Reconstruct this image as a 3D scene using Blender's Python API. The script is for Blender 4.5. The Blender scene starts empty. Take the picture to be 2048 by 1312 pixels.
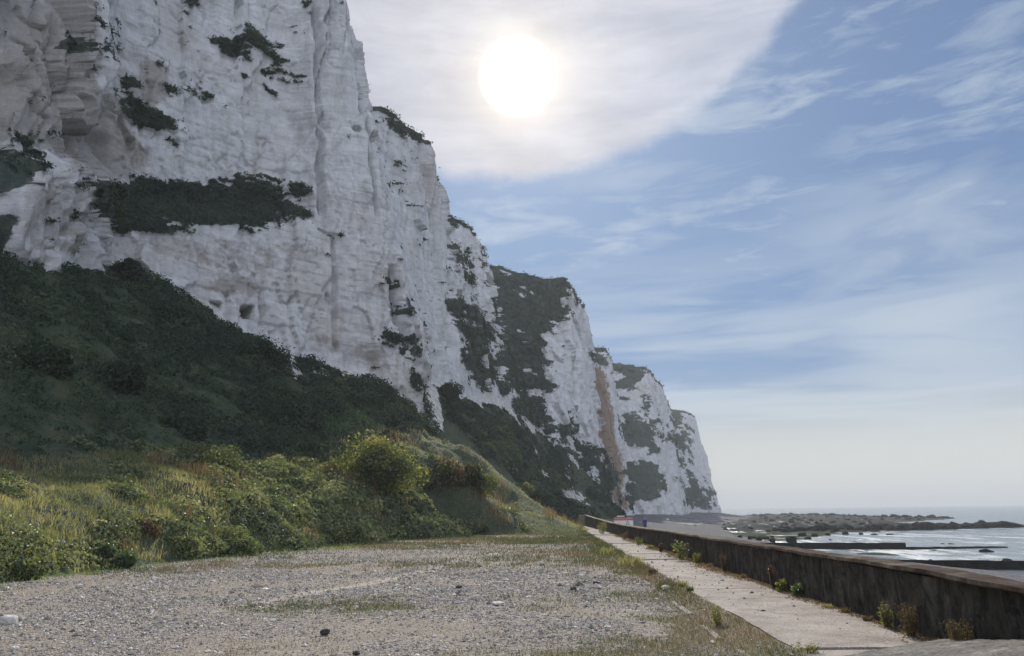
import bpy, bmesh, math, random
import numpy as np
from mathutils import Vector, Matrix, Euler
rng = np.random.default_rng(7)
random.seed(7)
scn = bpy.context.scene
col = scn.collection

# ------------------------------------------------------------------ camera
FPX = 1518.0                       # focal length in pixels of the 2048 px wide photograph
YAW, PITCH, ROLL, EYE = math.radians(-2.9), math.radians(13.5), math.radians(0.66), 1.7
cF = np.array([math.sin(YAW)*math.cos(PITCH), math.cos(YAW)*math.cos(PITCH), math.sin(PITCH)])
_r = np.array([math.cos(YAW), -math.sin(YAW), 0.0]); _u = np.cross(_r, cF)
cR = _r*math.cos(ROLL) - _u*math.sin(ROLL); cU = _u*math.cos(ROLL) + _r*math.sin(ROLL)
cC = np.array([0.0, 0.0, EYE])
cam_d = bpy.data.cameras.new('camera'); cam = bpy.data.objects.new('camera', cam_d); col.objects.link(cam)
cam_d.sensor_width = 36.0; cam_d.lens = 36.0*FPX/2048.0
cam_d.clip_start = 0.1; cam_d.clip_end = 40000.0
cam.matrix_world = Matrix(((cR[0], cU[0], -cF[0], cC[0]), (cR[1], cU[1], -cF[1], cC[1]), (cR[2], cU[2], -cF[2], cC[2]), (0, 0, 0, 1)))
scn.camera = cam
scn.view_settings.view_transform = 'Standard'; scn.view_settings.look = 'None'
scn.view_settings.exposure = 0.10; scn.view_settings.gamma = 1.0; scn.view_settings.use_curve_mapping = False
scn.cycles.use_denoising = True
scn.cycles.max_bounces = 6; scn.cycles.diffuse_bounces = 3; scn.cycles.glossy_bounces = 2
scn.cycles.transmission_bounces = 3; scn.cycles.volume_bounces = 0; scn.cycles.transparent_max_bounces = 4

def ray(px, py):
    d = cF + cR*(px-1024)/FPX - cU*(py-656)/FPX
    return d/np.linalg.norm(d)
def atz(px, py, z):
    d = ray(px, py); return cC + d*(z-EYE)/d[2]
def aty(px, py, y):
    d = ray(px, py); return cC + d*y/d[1]
def project(P):
    d = P - cC
    z = np.maximum(d @ cF, 0.05)
    return 1024+FPX*(d @ cR)/z, 656-FPX*(d @ cU)/z
def G(y):                          # the terrace falls very gently away from the camera
    return -0.0045*np.clip(np.asarray(y, float)-12.0, 0.0, 80.0)
def atground(px, py, dz=0.0):
    p = atz(px, py, dz)
    for _ in range(6): p = atz(px, py, float(G(p[1]))+dz)
    return p

# ------------------------------------------------------------------ light, sky
SUN_AZ, SUN_EL = math.radians(-2.19), math.radians(31.83)
sdir = Vector((math.sin(SUN_AZ)*math.cos(SUN_EL), math.cos(SUN_AZ)*math.cos(SUN_EL), math.sin(SUN_EL)))
sun_d = bpy.data.lights.new('sun', 'SUN'); sun = bpy.data.objects.new('sun', sun_d); col.objects.link(sun)
sun_d.energy = 5.0; sun_d.angle = math.radians(0.55); sun_d.color = (1.0, 0.93, 0.82)
sun.rotation_euler = (-sdir).to_track_quat('-Z', 'Y').to_euler()

class NT:
    """small helper for node trees"""
    def __init__(s, tree): s.t = tree; s.n = tree.nodes; s.l = tree.links
    def put(s, sock, v):
        if isinstance(v, bpy.types.NodeSocket): s.l.new(v, sock)
        else: sock.default_value = v
    def node(s, kind, props=None, **ins):
        n = s.n.new(kind)
        for k, v in (props or {}).items(): setattr(n, k, v)
        for k, v in ins.items():
            s.put(n.inputs[int(k[1:])] if k[0] == 'i' and k[1:].isdigit() else n.inputs[k.replace('_', ' ')], v)
        return n
    def math(s, op, a, b=0.0, c=0.0, clamp=False):
        n = s.node('ShaderNodeMath', {'operation': op, 'use_clamp': clamp}, i0=a, i1=b, i2=c); return n.outputs[0]
    def dot(s, a, b):
        n = s.node('ShaderNodeVectorMath', {'operation': 'DOT_PRODUCT'}, i0=a, i1=b); return n.outputs['Value']
    def ss(s, v, a, b, lo=0.0, hi=1.0):
        n = s.node('ShaderNodeMapRange', {'interpolation_type': 'SMOOTHSTEP'}, i0=v, i1=a, i2=b, i3=lo, i4=hi); return n.outputs[0]
    def mix(s, f, a, b, mode='MIX'):
        n = s.n.new('ShaderNodeMix'); n.data_type = 'RGBA'; n.blend_type = mode
        for i, v in ((0, f), (6, a), (7, b)):
            if not isinstance(v, bpy.types.NodeSocket) and i and len(v) == 3: v = (*v, 1.0)
            s.put(n.inputs[i], v)
        return n.outputs[2]
    def noise(s, vec, scale, detail=4, rough=0.55, dist=0.0):
        n = s.node('ShaderNodeTexNoise', None, Vector=vec, Scale=scale, Detail=detail, Roughness=rough, Distortion=dist)
        return n.outputs[0]
    def mapping(s, vec, loc=(0, 0, 0), rot=(0, 0, 0), sc=(1, 1, 1)):
        return s.node('ShaderNodeMapping', None, Vector=vec, Location=loc, Rotation=rot, Scale=sc).outputs[0]
    def ramp(s, f, stops, interp='LINEAR'):
        n = s.n.new('ShaderNodeValToRGB'); n.color_ramp.interpolation = interp
        e = n.color_ramp.elements
        while len(e) < len(stops): e.new(0.5)
        for q, (p, c) in zip(e, stops):
            q.position = p; q.color = (*c, 1.0) if len(c) == 3 else c
        s.put(n.inputs[0], f); return n.outputs[0]
    def attr(s, name): return s.node('ShaderNodeAttribute', {'attribute_name': name}).outputs['Fac']

world = bpy.data.worlds.new('World'); scn.world = world; world.use_nodes = True
W = NT(world.node_tree); W.n.clear()
D = W.node('ShaderNodeTexCoord').outputs['Generated']
D = W.node('ShaderNodeVectorMath', {'operation': 'NORMALIZE'}, i0=D).outputs[0]
sky = W.node('ShaderNodeTexSky', {'sky_type': 'NISHITA', 'sun_disc': False, 'sun_elevation': SUN_EL, 'sun_rotation': SUN_AZ,
                                  'altitude': 0.0, 'air_density': 1.0, 'dust_density': 0.6, 'ozone_density': 2.5}).outputs[0]
SKY_STRENGTH = 0.10
K = 1.0/SKY_STRENGTH               # cloud radiances below are written as picture values
sep = W.node('ShaderNodeSeparateXYZ', None, i0=D)
el = W.math('ARCSINE', sep.outputs[2]); az = W.math('ARCTAN2', sep.outputs[0], sep.outputs[1])
ae = W.node('ShaderNodeCombineXYZ', None, i0=az, i1=el).outputs[0]
ang = W.math('ARCCOSINE', W.math('MINIMUM', W.dot(D, tuple(sdir)), 1.0))
# streaks of cirrus, laid in azimuth and elevation
n_big = W.noise(W.mapping(ae, (2.3, 0.7, 0), (0, 0, math.radians(-24)), (2.2, 8.0, 1)), 1.6, 6, 0.55, 0.6)
n_fine = W.noise(W.mapping(ae, (5.1, 1.9, 0), (0, 0, math.radians(-30)), (3.0, 14.0, 1)), 3.0, 8, 0.62, 0.5)
n_str = W.noise(W.mapping(ae, (1.1, 4.3, 0), (0, 0, math.radians(-33)), (1.5, 9.0, 1)), 2.2, 9, 0.6, 0.35)
diag = W.math('MULTIPLY', W.ss(n_str, 0.47, 0.68), W.ss(az, math.radians(-6), math.radians(10)))
n_low = W.noise(W.mapping(ae, (0.6, 3.4, 0), (0, 0, math.radians(-5)), (1.6, 20.0, 1)), 1.5, 6, 0.5, 0.5)
wisp = W.ss(W.math('ADD', W.math('MULTIPLY', n_big, 0.5), W.math('MULTIPLY', n_fine, 0.5)), 0.46, 0.66)
low = W.math('MULTIPLY', W.ss(n_low, 0.36, 0.62), W.ss(el, math.radians(24), math.radians(7)))
def blob(px, py, r, soft):         # a patch of thin cloud round a fixed sky direction
    a = W.math('ARCCOSINE', W.math('MINIMUM', W.dot(D, tuple(ray(px, py))), 1.0))
    return W.ss(a, math.radians(r+soft), math.radians(max(r-soft, 0)))
hazeb = W.math('MULTIPLY', blob(1850, 640, 9, 9), W.ss(n_big, 0.28, 0.62))
hazec = W.math('MULTIPLY', blob(1760, 330, 4.0, 4.0), W.ss(n_fine, 0.35, 0.65))
behind = W.math('MULTIPLY', W.ss(sep.outputs[1], 0.25, -0.35), W.ss(n_big, 0.25, 0.5))  # bright cloud added out of view at the camera's back, lights the shaded cliff
cov = W.math('MAXIMUM', W.math('MULTIPLY', wisp, 0.55), W.math('MULTIPLY', low, 0.75))
cov = W.math('MAXIMUM', cov, W.math('MULTIPLY', diag, 0.42))
cov = W.math('MAXIMUM', cov, W.math('MULTIPLY', hazeb, 0.75))
cov = W.math('MAXIMUM', cov, W.math('MULTIPLY', hazec, 0.35))
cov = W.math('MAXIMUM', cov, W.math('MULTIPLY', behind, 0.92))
cov = W.math('MAXIMUM', cov, 0.08)
_s = W.node('ShaderNodeSeparateColor', None, i0=sky)
def soft(ch, a, b):                # gentle shoulder, so the sky near the sun keeps its blue
    v = W.math('MULTIPLY', _s.outputs[ch], SKY_STRENGTH)
    return W.math('DIVIDE', W.math('MULTIPLY', v, a*K), W.math('MULTIPLY_ADD', v, b, 1.0))
sky_t = W.node('ShaderNodeCombineColor', None, i0=soft(0, .68, 2.2), i1=soft(1, .94, 1.8), i2=soft(2, 1.30, 1.42)).outputs[0]
sky_t = W.mix(W.math('MULTIPLY', W.ss(el, math.radians(11), math.radians(.5)), .85), sky_t, (.74*K, .73*K, .63*K))
wcol = W.mix(W.ss(sep.outputs[1], 0.2, -0.4), (0.55*K, 0.63*K, 0.71*K), (1.06*K, 1.12*K, 1.27*K))  # second tone: extra radiance of the added cloud at the camera's back
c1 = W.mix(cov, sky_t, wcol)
c1 = W.mix(W.math('MULTIPLY', W.ss(el, math.radians(9), math.radians(.5)), .7), c1, (.74*K, .735*K, .66*K))
# the big veil of cirrostratus round the sun with its arched edge
cc = ray(1020, -330); cr = math.acos(float(np.dot(cc, ray(1300, 290))))
ca = W.math('ARCCOSINE', W.math('MINIMUM', W.dot(D, tuple(cc)), 1.0))
n_edge = W.noise(W.mapping(D, (3, 1, 2)), 7.0, 7, 0.6, 0.2)
n_in = W.noise(W.mapping(D, (1, 4, 2), (0, 0.4, 0), (1, 1, 1.8)), 9.0, 9, 0.62, 0.3)
ca2 = W.math('ADD', ca, W.math('MULTIPLY', W.math('SUBTRACT', n_edge, 0.5), 0.075))
veil = W.math('MULTIPLY', W.ss(ca2, cr+0.010, cr-0.018), W.ss(n_str, .30, .60, .84, 1.0))
rim = W.math('MULTIPLY', W.ss(ca2, cr-0.16, cr-0.02), W.ss(az, math.radians(4), math.radians(15)))
vb = W.math('ADD', W.math('MULTIPLY', W.ss(n_in, 0.28, 0.72, 0.90, 1.08), W.ss(n_str, .3, .65, .93, 1.07)), W.math('MULTIPLY', rim, 0.14))
vcol = W.mix(1.0, W.node('ShaderNodeCombineXYZ', None, i0=vb, i1=vb, i2=vb).outputs[0], (0.60*K, 0.61*K, 0.68*K), 'MULTIPLY')
c2 = W.mix(W.math('MULTIPLY', veil, W.ss(az, math.radians(0), math.radians(16), 0.9, 0.72)), c1, vcol)
# sunlight spread in that veil: a blown-out disc and its aureole
g1 = W.math('EXPONENT', W.math('MULTIPLY', ang, -1.0/math.radians(2.0)))
g2 = W.math('EXPONENT', W.math('MULTIPLY', ang, -1.0/math.radians(11.0)))
disc = W.ss(ang, math.radians(2.95), math.radians(2.2))
glow = W.mix(1.0, (1.0, 0.80, 0.48), W.node('ShaderNodeCombineXYZ', None, i0=g1, i1=g1, i2=g1).outputs[0], 'MULTIPLY')
glow2 = W.mix(1.0, (0.17*K, 0.14*K, 0.095*K), W.node('ShaderNodeCombineXYZ', None, i0=g2, i1=g2, i2=g2).outputs[0], 'MULTIPLY')
c3 = W.mix(1.0, W.mix(1.0, c2, W.mix(1.0, glow, (1.25*K, 1.25*K, 1.25*K), 'MULTIPLY'), 'ADD'), glow2, 'ADD')
c4 = W.mix(disc, c3, (1.6*K, 1.55*K, 1.4*K))
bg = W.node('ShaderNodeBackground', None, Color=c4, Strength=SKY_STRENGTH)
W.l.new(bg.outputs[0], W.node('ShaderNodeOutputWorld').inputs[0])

# ------------------------------------------------------------------ helpers
def _h(ix, iy, iz, seed):
    h = (ix.astype(np.int64)*374761393 + iy.astype(np.int64)*668265263 + iz.astype(np.int64)*2147483647 + seed*1274126177) & 0xffffffff
    h = ((h ^ (h >> 13))*1274126177) & 0xffffffff
    h = ((h ^ (h >> 16))*2246822519) & 0xffffffff
    return ((h ^ (h >> 15)) & 0xffffff)/float(0xffffff)
def vnoise(P, seed=0):
    P = np.asarray(P, float); I = np.floor(P).astype(np.int64); f = P-I; f = f*f*f*(f*(f*6-15)+10)
    out = 0
    for dx in (0, 1):
        for dy in (0, 1):
            for dz in (0, 1):
                w = (f[:, 0] if dx else 1-f[:, 0])*(f[:, 1] if dy else 1-f[:, 1])*(f[:, 2] if dz else 1-f[:, 2])
                out = out + w*_h(I[:, 0]+dx, I[:, 1]+dy, I[:, 2]+dz, seed)
    return out*2-1
def fbm(P, octs=4, seed=0, gain=0.5):
    a, s, o = 1.0, 0.0, 0.0; P = np.asarray(P, float)
    for k in range(octs):
        o = o + a*vnoise(P*(2.03**k)+k*17.3, seed+k); s += a; a *= gain
    return o/s
def cells(P, seed=0):              # (random value of the nearest cell, distance to the cell border)
    P = np.asarray(P, float); I = np.floor(P).astype(np.int64)
    b1 = np.full(len(P), 9.0); b2 = np.full(len(P), 9.0); v = np.zeros(len(P))
    for dx in (-1, 0, 1):
        for dy in (-1, 0, 1):
            for dz in (-1, 0, 1):
                J = I+np.array([dx, dy, dz])
                q = np.stack([J[:, k]+_h(J[:, 0], J[:, 1], J[:, 2], seed+11*k+1) for k in range(3)], 1)
                d = np.sqrt(((P-q)**2).sum(1)); val = _h(J[:, 0], J[:, 1], J[:, 2], seed+99)
                m = d < b1
                b2 = np.where(m, b1, np.minimum(b2, d)); v = np.where(m, val, v); b1 = np.where(m, d, b1)
    return v, b2-b1
def facets(P, seed=0, tilt=1.0):   # broken rock: cells with a level and a tilted plane each; also distance to the joint
    P = np.asarray(P, float); I = np.floor(P).astype(np.int64)
    b1 = np.full(len(P), 9.0); b2 = np.full(len(P), 9.0); v = np.zeros(len(P))
    for dx in (-1, 0, 1):
        for dy in (-1, 0, 1):
            for dz in (-1, 0, 1):
                J = I+np.array([dx, dy, dz]); h = [_h(J[:, 0], J[:, 1], J[:, 2], seed+11*k+1) for k in range(6)]
                off = P-J-np.stack(h[:3], 1); d = np.sqrt((off**2).sum(1))
                val = h[3]-.5+tilt*((h[4]*2-1)*off[:, 0]+(h[5]*2-1)*off[:, 1]+(h[3]*h[4]*4-1)*off[:, 2])
                m = d < b1; b2 = np.where(m, b1, np.minimum(b2, d)); v = np.where(m, val, v); b1 = np.where(m, d, b1)
    return v, b2-b1
def sst(x, a, b):
    t = np.clip((x-a)/(b-a), 0, 1); return t*t*(3-2*t)
def inpoly(px, py, poly):
    ins = np.zeros(px.shape, bool); n = len(poly)
    for i in range(n):
        x1, y1 = poly[i]; x2, y2 = poly[(i+1) % n]
        if y1 == y2: continue
        c = ((y1 > py) != (y2 > py)) & (px < (x2-x1)*(py-y1)/(y2-y1)+x1)
        ins ^= c
    return ins

def mesh_np(name, V, F, mat=None, attrs=None, smooth=True):
    """mesh from arrays; F is an (n,3) or (n,4) index array"""
    me = bpy.data.meshes.new(name); V = np.ascontiguousarray(V, np.float32); F = np.ascontiguousarray(F, np.int32)
    n, k = F.shape
    me.vertices.add(len(V)); me.vertices.foreach_set('co', V.ravel())
    me.loops.add(n*k); me.loops.foreach_set('vertex_index', F.ravel())
    me.polygons.add(n); me.polygons.foreach_set('loop_start', np.arange(0, n*k, k, dtype=np.int32))
    me.polygons.foreach_set('loop_total', np.full(n, k, np.int32))
    me.polygons.foreach_set('use_smooth', np.full(n, smooth, bool))
    me.update(calc_edges=True)
    for a, val in (attrs or {}).items():
        at = me.attributes.new(a, 'FLOAT', 'POINT'); at.data.foreach_set('value', np.ascontiguousarray(val, np.float32))
    if mat: me.materials.append(mat)
    return me
def link(name, me, parent=None):
    o = bpy.data.objects.new(name, me); col.objects.link(o)
    if parent: o.parent = parent
    return o
def struct(name, me): o = link(name, me); o['kind'] = 'structure'; return o
def stuff(name, me, label=None, cat=None):
    o = link(name, me); o['kind'] = 'stuff'
    if label: o['label'] = label; o['category'] = cat
    return o
def tag(o, label, cat, group=None):
    o['label'] = label; o['category'] = cat
    if group: o['group'] = group
    return o
def thing(name, label, cat, loc, group=None, rz=0.0):
    o = bpy.data.objects.new(name, None); col.objects.link(o); o.empty_display_size = 0.2
    o.location = [float(v) for v in loc]; o.rotation_euler = (0, 0, rz)
    return tag(o, label, cat, group)
def grid_faces(nr, nc):
    i = np.arange(nr-1)[:, None]*nc+np.arange(nc-1)[None, :]
    return np.stack([i, i+1, i+nc+1, i+nc], -1).reshape(-1, 4)
def grid_mesh(name, xs, ys, zf, mat, attrs=None):
    X, Y = np.meshgrid(xs, ys); P = np.stack([X.ravel(), Y.ravel()], 1); Z = zf(P[:, 0], P[:, 1])
    return mesh_np(name, np.column_stack([P, Z]), grid_faces(len(ys), len(xs)), mat, attrs(P[:, 0], P[:, 1], Z) if attrs else None)
def unit(a): return a/np.maximum(np.linalg.norm(a, axis=1, keepdims=True), 1e-9)
def rand_dirs(n): return unit(rng.normal(size=(n, 3)))
def leaves(C, N, L, Wd, v, curl=0.25):
    """bent leaf shapes (two quads on three cross lines) at C, lying across normals N; returns V, F, attr"""
    n = len(C); t = unit(np.cross(N, rand_dirs(n))); b = np.cross(N, t); L = L[:, None]; Wd = Wd[:, None]
    V = np.stack([C-t*L*0.5, C+b*Wd*0.5+N*L*curl*0.4, C+t*L*0.5-N*L*curl*0.5, C-b*Wd*0.5+N*L*curl*0.4], 1).reshape(-1, 3)
    F = np.arange(n*4).reshape(n, 4)
    return V, F, np.repeat(v, 4)
def blades(C, H, Wd, lean, v):
    """grass blades: bent tapering strips of two faces"""
    n = len(C); a = rng.uniform(0, 2*math.pi, n); s = np.stack([np.cos(a), np.sin(a), np.zeros(n)], 1)
    a2 = rng.uniform(0, 2*math.pi, n); l = np.stack([np.cos(a2), np.sin(a2), np.zeros(n)], 1)*lean[:, None]
    H = H[:, None]; Wd = Wd[:, None]; up = np.array([0, 0, 1.0])
    V = np.stack([C-s*Wd*.5, C+s*Wd*.5, C+up*H*.6+l*H*.3+s*Wd*.4, C+up*H*.6+l*H*.3-s*Wd*.4, C+up*H+l*H+s*Wd*.08, C+up*H+l*H-s*Wd*.08], 1).reshape(-1, 3)
    i = np.arange(n)[:, None]*6
    F = np.concatenate([i+np.array([[0, 1, 2, 3]]), i+np.array([[3, 2, 4, 5]])], 0)
    return V, F, np.repeat(v, 6)
def merge(parts):
    Vs, Fs, As, o = [], [], [], 0
    for V, F, A in parts:
        Vs.append(V); Fs.append(F+o); As.append(A); o += len(V)
    return np.concatenate(Vs), np.concatenate(Fs), np.concatenate(As)
def tubes(segs, sides=5):
    """segs: list of (points list, radii list) -> V, F quads"""
    Vs, Fs, o = [], [], 0
    for pts, rad in segs:
        pts = np.asarray(pts, float); n = len(pts)
        t = np.gradient(pts, axis=0); t = unit(t); ref = np.where(np.abs(t[:, 2:3]) > 0.9, np.array([[1.0, 0, 0]]), np.array([[0, 0, 1.0]]))
        a = unit(np.cross(t, ref)); b = np.cross(t, a)
        th = np.arange(sides)*2*math.pi/sides
        ring = pts[:, None]+np.asarray(rad)[:, None, None]*(a[:, None]*np.cos(th)[None, :, None]+b[:, None]*np.sin(th)[None, :, None])
        Vs.append(ring.reshape(-1, 3))
        for i in range(n-1):
            for k in range(sides):
                Fs.append((o+i*sides+k, o+i*sides+(k+1) % sides, o+(i+1)*sides+(k+1) % sides, o+(i+1)*sides+k))
        o += n*sides
    return np.concatenate(Vs), np.array(Fs)
def box_mesh(name, x0, x1, y0, y1, z0, z1, mat, bev=0.02):
    bm = bmesh.new(); bmesh.ops.create_cube(bm, size=1.0)
    for v in bm.verts: v.co = Vector((x0+(v.co.x+.5)*(x1-x0), y0+(v.co.y+.5)*(y1-y0), z0+(v.co.z+.5)*(z1-z0)))
    if bev: bmesh.ops.bevel(bm, geom=bm.edges[:], offset=bev, segments=1, affect='EDGES')
    me = bpy.data.meshes.new(name); bm.to_mesh(me); bm.free(); me.materials.append(mat); return me

# ------------------------------------------------------------------ materials
def material(name):
    m = bpy.data.materials.new(name); m.use_nodes = True; t = NT(m.node_tree); t.n.clear()
    return m, t
def finish(t, color, rough=0.9, bump=None, bdist=0.05, bstr=0.8, spec=0.3):
    p = t.node('ShaderNodeBsdfPrincipled', None, Base_Color=color, Roughness=rough); p.inputs['Specular IOR Level'].default_value = spec
    if bump is not None:
        b = t.node('ShaderNodeBump', None, Height=bump, Strength=bstr, Distance=bdist); t.l.new(b.outputs[0], p.inputs['Normal'])
    t.l.new(p.outputs[0], t.node('ShaderNodeOutputMaterial').inputs[0]); return p
def pos(t): return t.node('ShaderNodeNewGeometry').outputs['Position']

def leaf_mat(name, stops, trans=0.45, gloss=0.12, grough=0.35):
    m, t = material(name); v = t.attr('v')
    c = t.ramp(v, stops)
    c = t.mix(t.ss(t.noise(pos(t), 0.35, 3), 0.35, 0.65), c, t.mix(1.0, c, (0.78, 0.82, 0.75), 'MULTIPLY'))
    d = t.node('ShaderNodeBsdfDiffuse', None, Color=c); tr = t.node('ShaderNodeBsdfTranslucent', None, Color=t.mix(1.0, c, (1.15, 1.12, 0.72), 'MULTIPLY'))
    g = t.node('ShaderNodeBsdfGlossy', None, Color=(0.8, 0.85, 0.85, 1), Roughness=grough)
    a = t.node('ShaderNodeMixShader', None, i0=trans, i1=d.outputs[0], i2=tr.outputs[0])
    b = t.node('ShaderNodeMixShader', None, i0=gloss, i1=a.outputs[0], i2=g.outputs[0])
    t.l.new(b.outputs[0], t.node('ShaderNodeOutputMaterial').inputs[0]); return m
M = {}
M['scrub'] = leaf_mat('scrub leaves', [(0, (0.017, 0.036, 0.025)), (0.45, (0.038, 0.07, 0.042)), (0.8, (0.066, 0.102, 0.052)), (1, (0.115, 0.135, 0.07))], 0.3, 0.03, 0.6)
M['bramble'] = leaf_mat('bramble leaves', [(0, (0.06, 0.085, 0.036)), (0.45, (0.155, 0.19, 0.07)), (0.8, (0.28, 0.3, 0.12)), (1, (0.42, 0.4, 0.19))], 0.45, 0.06, 0.5)
M['grass'] = leaf_mat('long grass', [(0, (0.12, 0.14, 0.055)), (0.4, (0.25, 0.26, 0.11)), (0.75, (0.4, 0.375, 0.18)), (1, (0.5, 0.42, 0.26))], 0.55, 0.05, 0.5)
M['short_grass'] = leaf_mat('short grass', [(0, (.05, .075, .025)), (.45, (.10, .115, .045)), (.8, (.17, .145, .08)), (1, (.19, .12, .085))], 0.4, 0.04, 0.5)
M['verge'] = leaf_mat('verge grass', [(0, (0.072, 0.144, 0.029)), (0.6, (0.173, 0.288, 0.05)), (1, (0.288, 0.331, 0.086))], 0.5, 0.05, 0.5)
M['dry'] = leaf_mat('dry stalks', [(0, (0.115, 0.081, 0.052)), (0.5, (0.218, 0.149, 0.086)), (1, (0.322, 0.241, 0.149))], 0.35, 0.03, 0.6)
M['rust'] = leaf_mat('russet leaves', [(0, (0.06, 0.042, 0.03)), (0.5, (0.132, 0.078, 0.048)), (1, (0.204, 0.12, 0.06))], 0.4, 0.08, 0.4)
M['yellow'] = leaf_mat('yellowing leaves', [(0, (0.064, 0.09, 0.04)), (0.4, (0.164, 0.19, 0.073)), (0.7, (0.326, 0.318, 0.1)), (1, (0.616, 0.508, 0.128))], 0.6, 0.05, 0.5)
M['fresh'] = leaf_mat('fresh leaves', [(0, (0.045, 0.085, 0.03)), (0.6, (0.095, 0.15, 0.05)), (1, (0.18, 0.22, 0.08))], 0.45, 0.07, 0.45)

def bark():
    m, t = material('bark'); p = pos(t)
    finish(t, t.ramp(t.noise(p, 14, 4), [(.3, (.05, .04, .03)), (.7, (.13, .105, .08))]), 0.95, t.noise(p, 30, 3), 0.02); return m
M['bark'] = bark()

def chalk():
    m, t = material('chalk'); p = pos(t)
    sx = t.mapping(p, (0, 0, 0), (0, 0, 0), (1, 1, 0.12)); sz = t.mapping(p, (0, 0, 0), (0.02, 0.03, 0), (0.10, 0.10, 1.0))
    big = t.noise(p, 0.07, 5, 0.6); mid = t.noise(p, 0.45, 6, 0.65, 0.4); streak = t.noise(sx, 0.55, 6, 0.65, 0.2)
    beds = t.noise(sz, 1.1, 6, 0.7, 0.15); fine = t.noise(p, 2.6, 6, 0.7)
    c = t.ramp(mid, [(.30, (.44, .445, .46)), (.46, (.585, .595, .62)), (.68, (.70, .71, .73))])
    c = t.mix(t.math('MULTIPLY', t.ss(streak, .50, .70), 0.5), c, (.43, .405, .38))
    c = t.mix(t.math('MULTIPLY', t.ss(big, .50, .68), 0.45), c, (.46, .425, .39))
    st = t.ss(t.math('ADD', t.attr('stain_shade'), t.math('MULTIPLY', t.math('SUBTRACT', t.noise(p, .5, 7, .7), .5), 1.3)), .35, .75)
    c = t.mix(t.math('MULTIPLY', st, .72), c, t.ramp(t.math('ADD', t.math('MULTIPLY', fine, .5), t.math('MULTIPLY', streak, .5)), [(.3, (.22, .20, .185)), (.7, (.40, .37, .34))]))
    c = t.mix(t.math('MULTIPLY', t.math('MULTIPLY', t.ss(beds, .57, .66), t.ss(big, .35, .55)), 0.6), c, (.29, .275, .26))
    sp = t.noise(t.mapping(p, (0, 0, 0), (0.02, 0.03, 0), (1, 1, 2.6)), 1.6, 5, .7)
    c = t.mix(t.math('MULTIPLY', t.ss(sp, .61, .69), 0.45), c, (.20, .19, .175))
    c = t.mix(t.math('MULTIPLY', t.ss(fine, .54, .72), 0.22), c, (.36, .34, .32))
    soil = t.attr('soil'); c = t.mix(t.ss(t.math('ADD', soil, t.math('MULTIPLY', t.math('SUBTRACT', mid, .5), 1.2)), .4, .6), c, t.ramp(streak, [(.3, (.20, .145, .11)), (.7, (.34, .265, .205))]))
    veg = t.attr('veg'); nv = t.noise(p, 0.9, 6, 0.7, 0.3)
    vm = t.ss(t.math('ADD', veg, t.math('MULTIPLY', t.math('SUBTRACT', nv, .5), .7)), .44, .60)
    c = t.mix(vm, c, t.ramp(t.noise(p, 1.3, 5, .7), [(.3, (.036, .054, .054)), (.5, (.064, .084, .076)), (.64, (.11, .108, .082)), (.75, (.16, .14, .11))]))
    h = t.math('ADD', t.math('MULTIPLY', t.noise(p, 1.8, 8, .7), .35), t.math('ADD', t.math('MULTIPLY', beds, .7), t.math('MULTIPLY', t.noise(sx, 1.5, 6, .65), .5)))
    finish(t, c, 0.95, h, 0.42, 0.9, 0.1); return m
M['chalk'] = chalk()

def earth():
    m, t = material('slope soil'); p = pos(t)
    c = t.ramp(t.noise(p, 0.8, 6, .7), [(.3, (.026, .042, .028)), (.5, (.050, .070, .040)), (.7, (.09, .095, .055))])
    ch = t.ss(t.math('ADD', t.attr('veg'), t.math('MULTIPLY', t.math('SUBTRACT', t.noise(p, 0.7, 5, .7), .5), 1.6)), .46, .56)
    c = t.mix(ch, c, t.ramp(t.noise(p, 1.2, 5), [(.35, (.40, .38, .35)), (.65, (.70, .69, .66))]))
    finish(t, c, 0.95, t.noise(p, 2.5, 6, .7), 0.3); return m
M['earth'] = earth()

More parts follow.
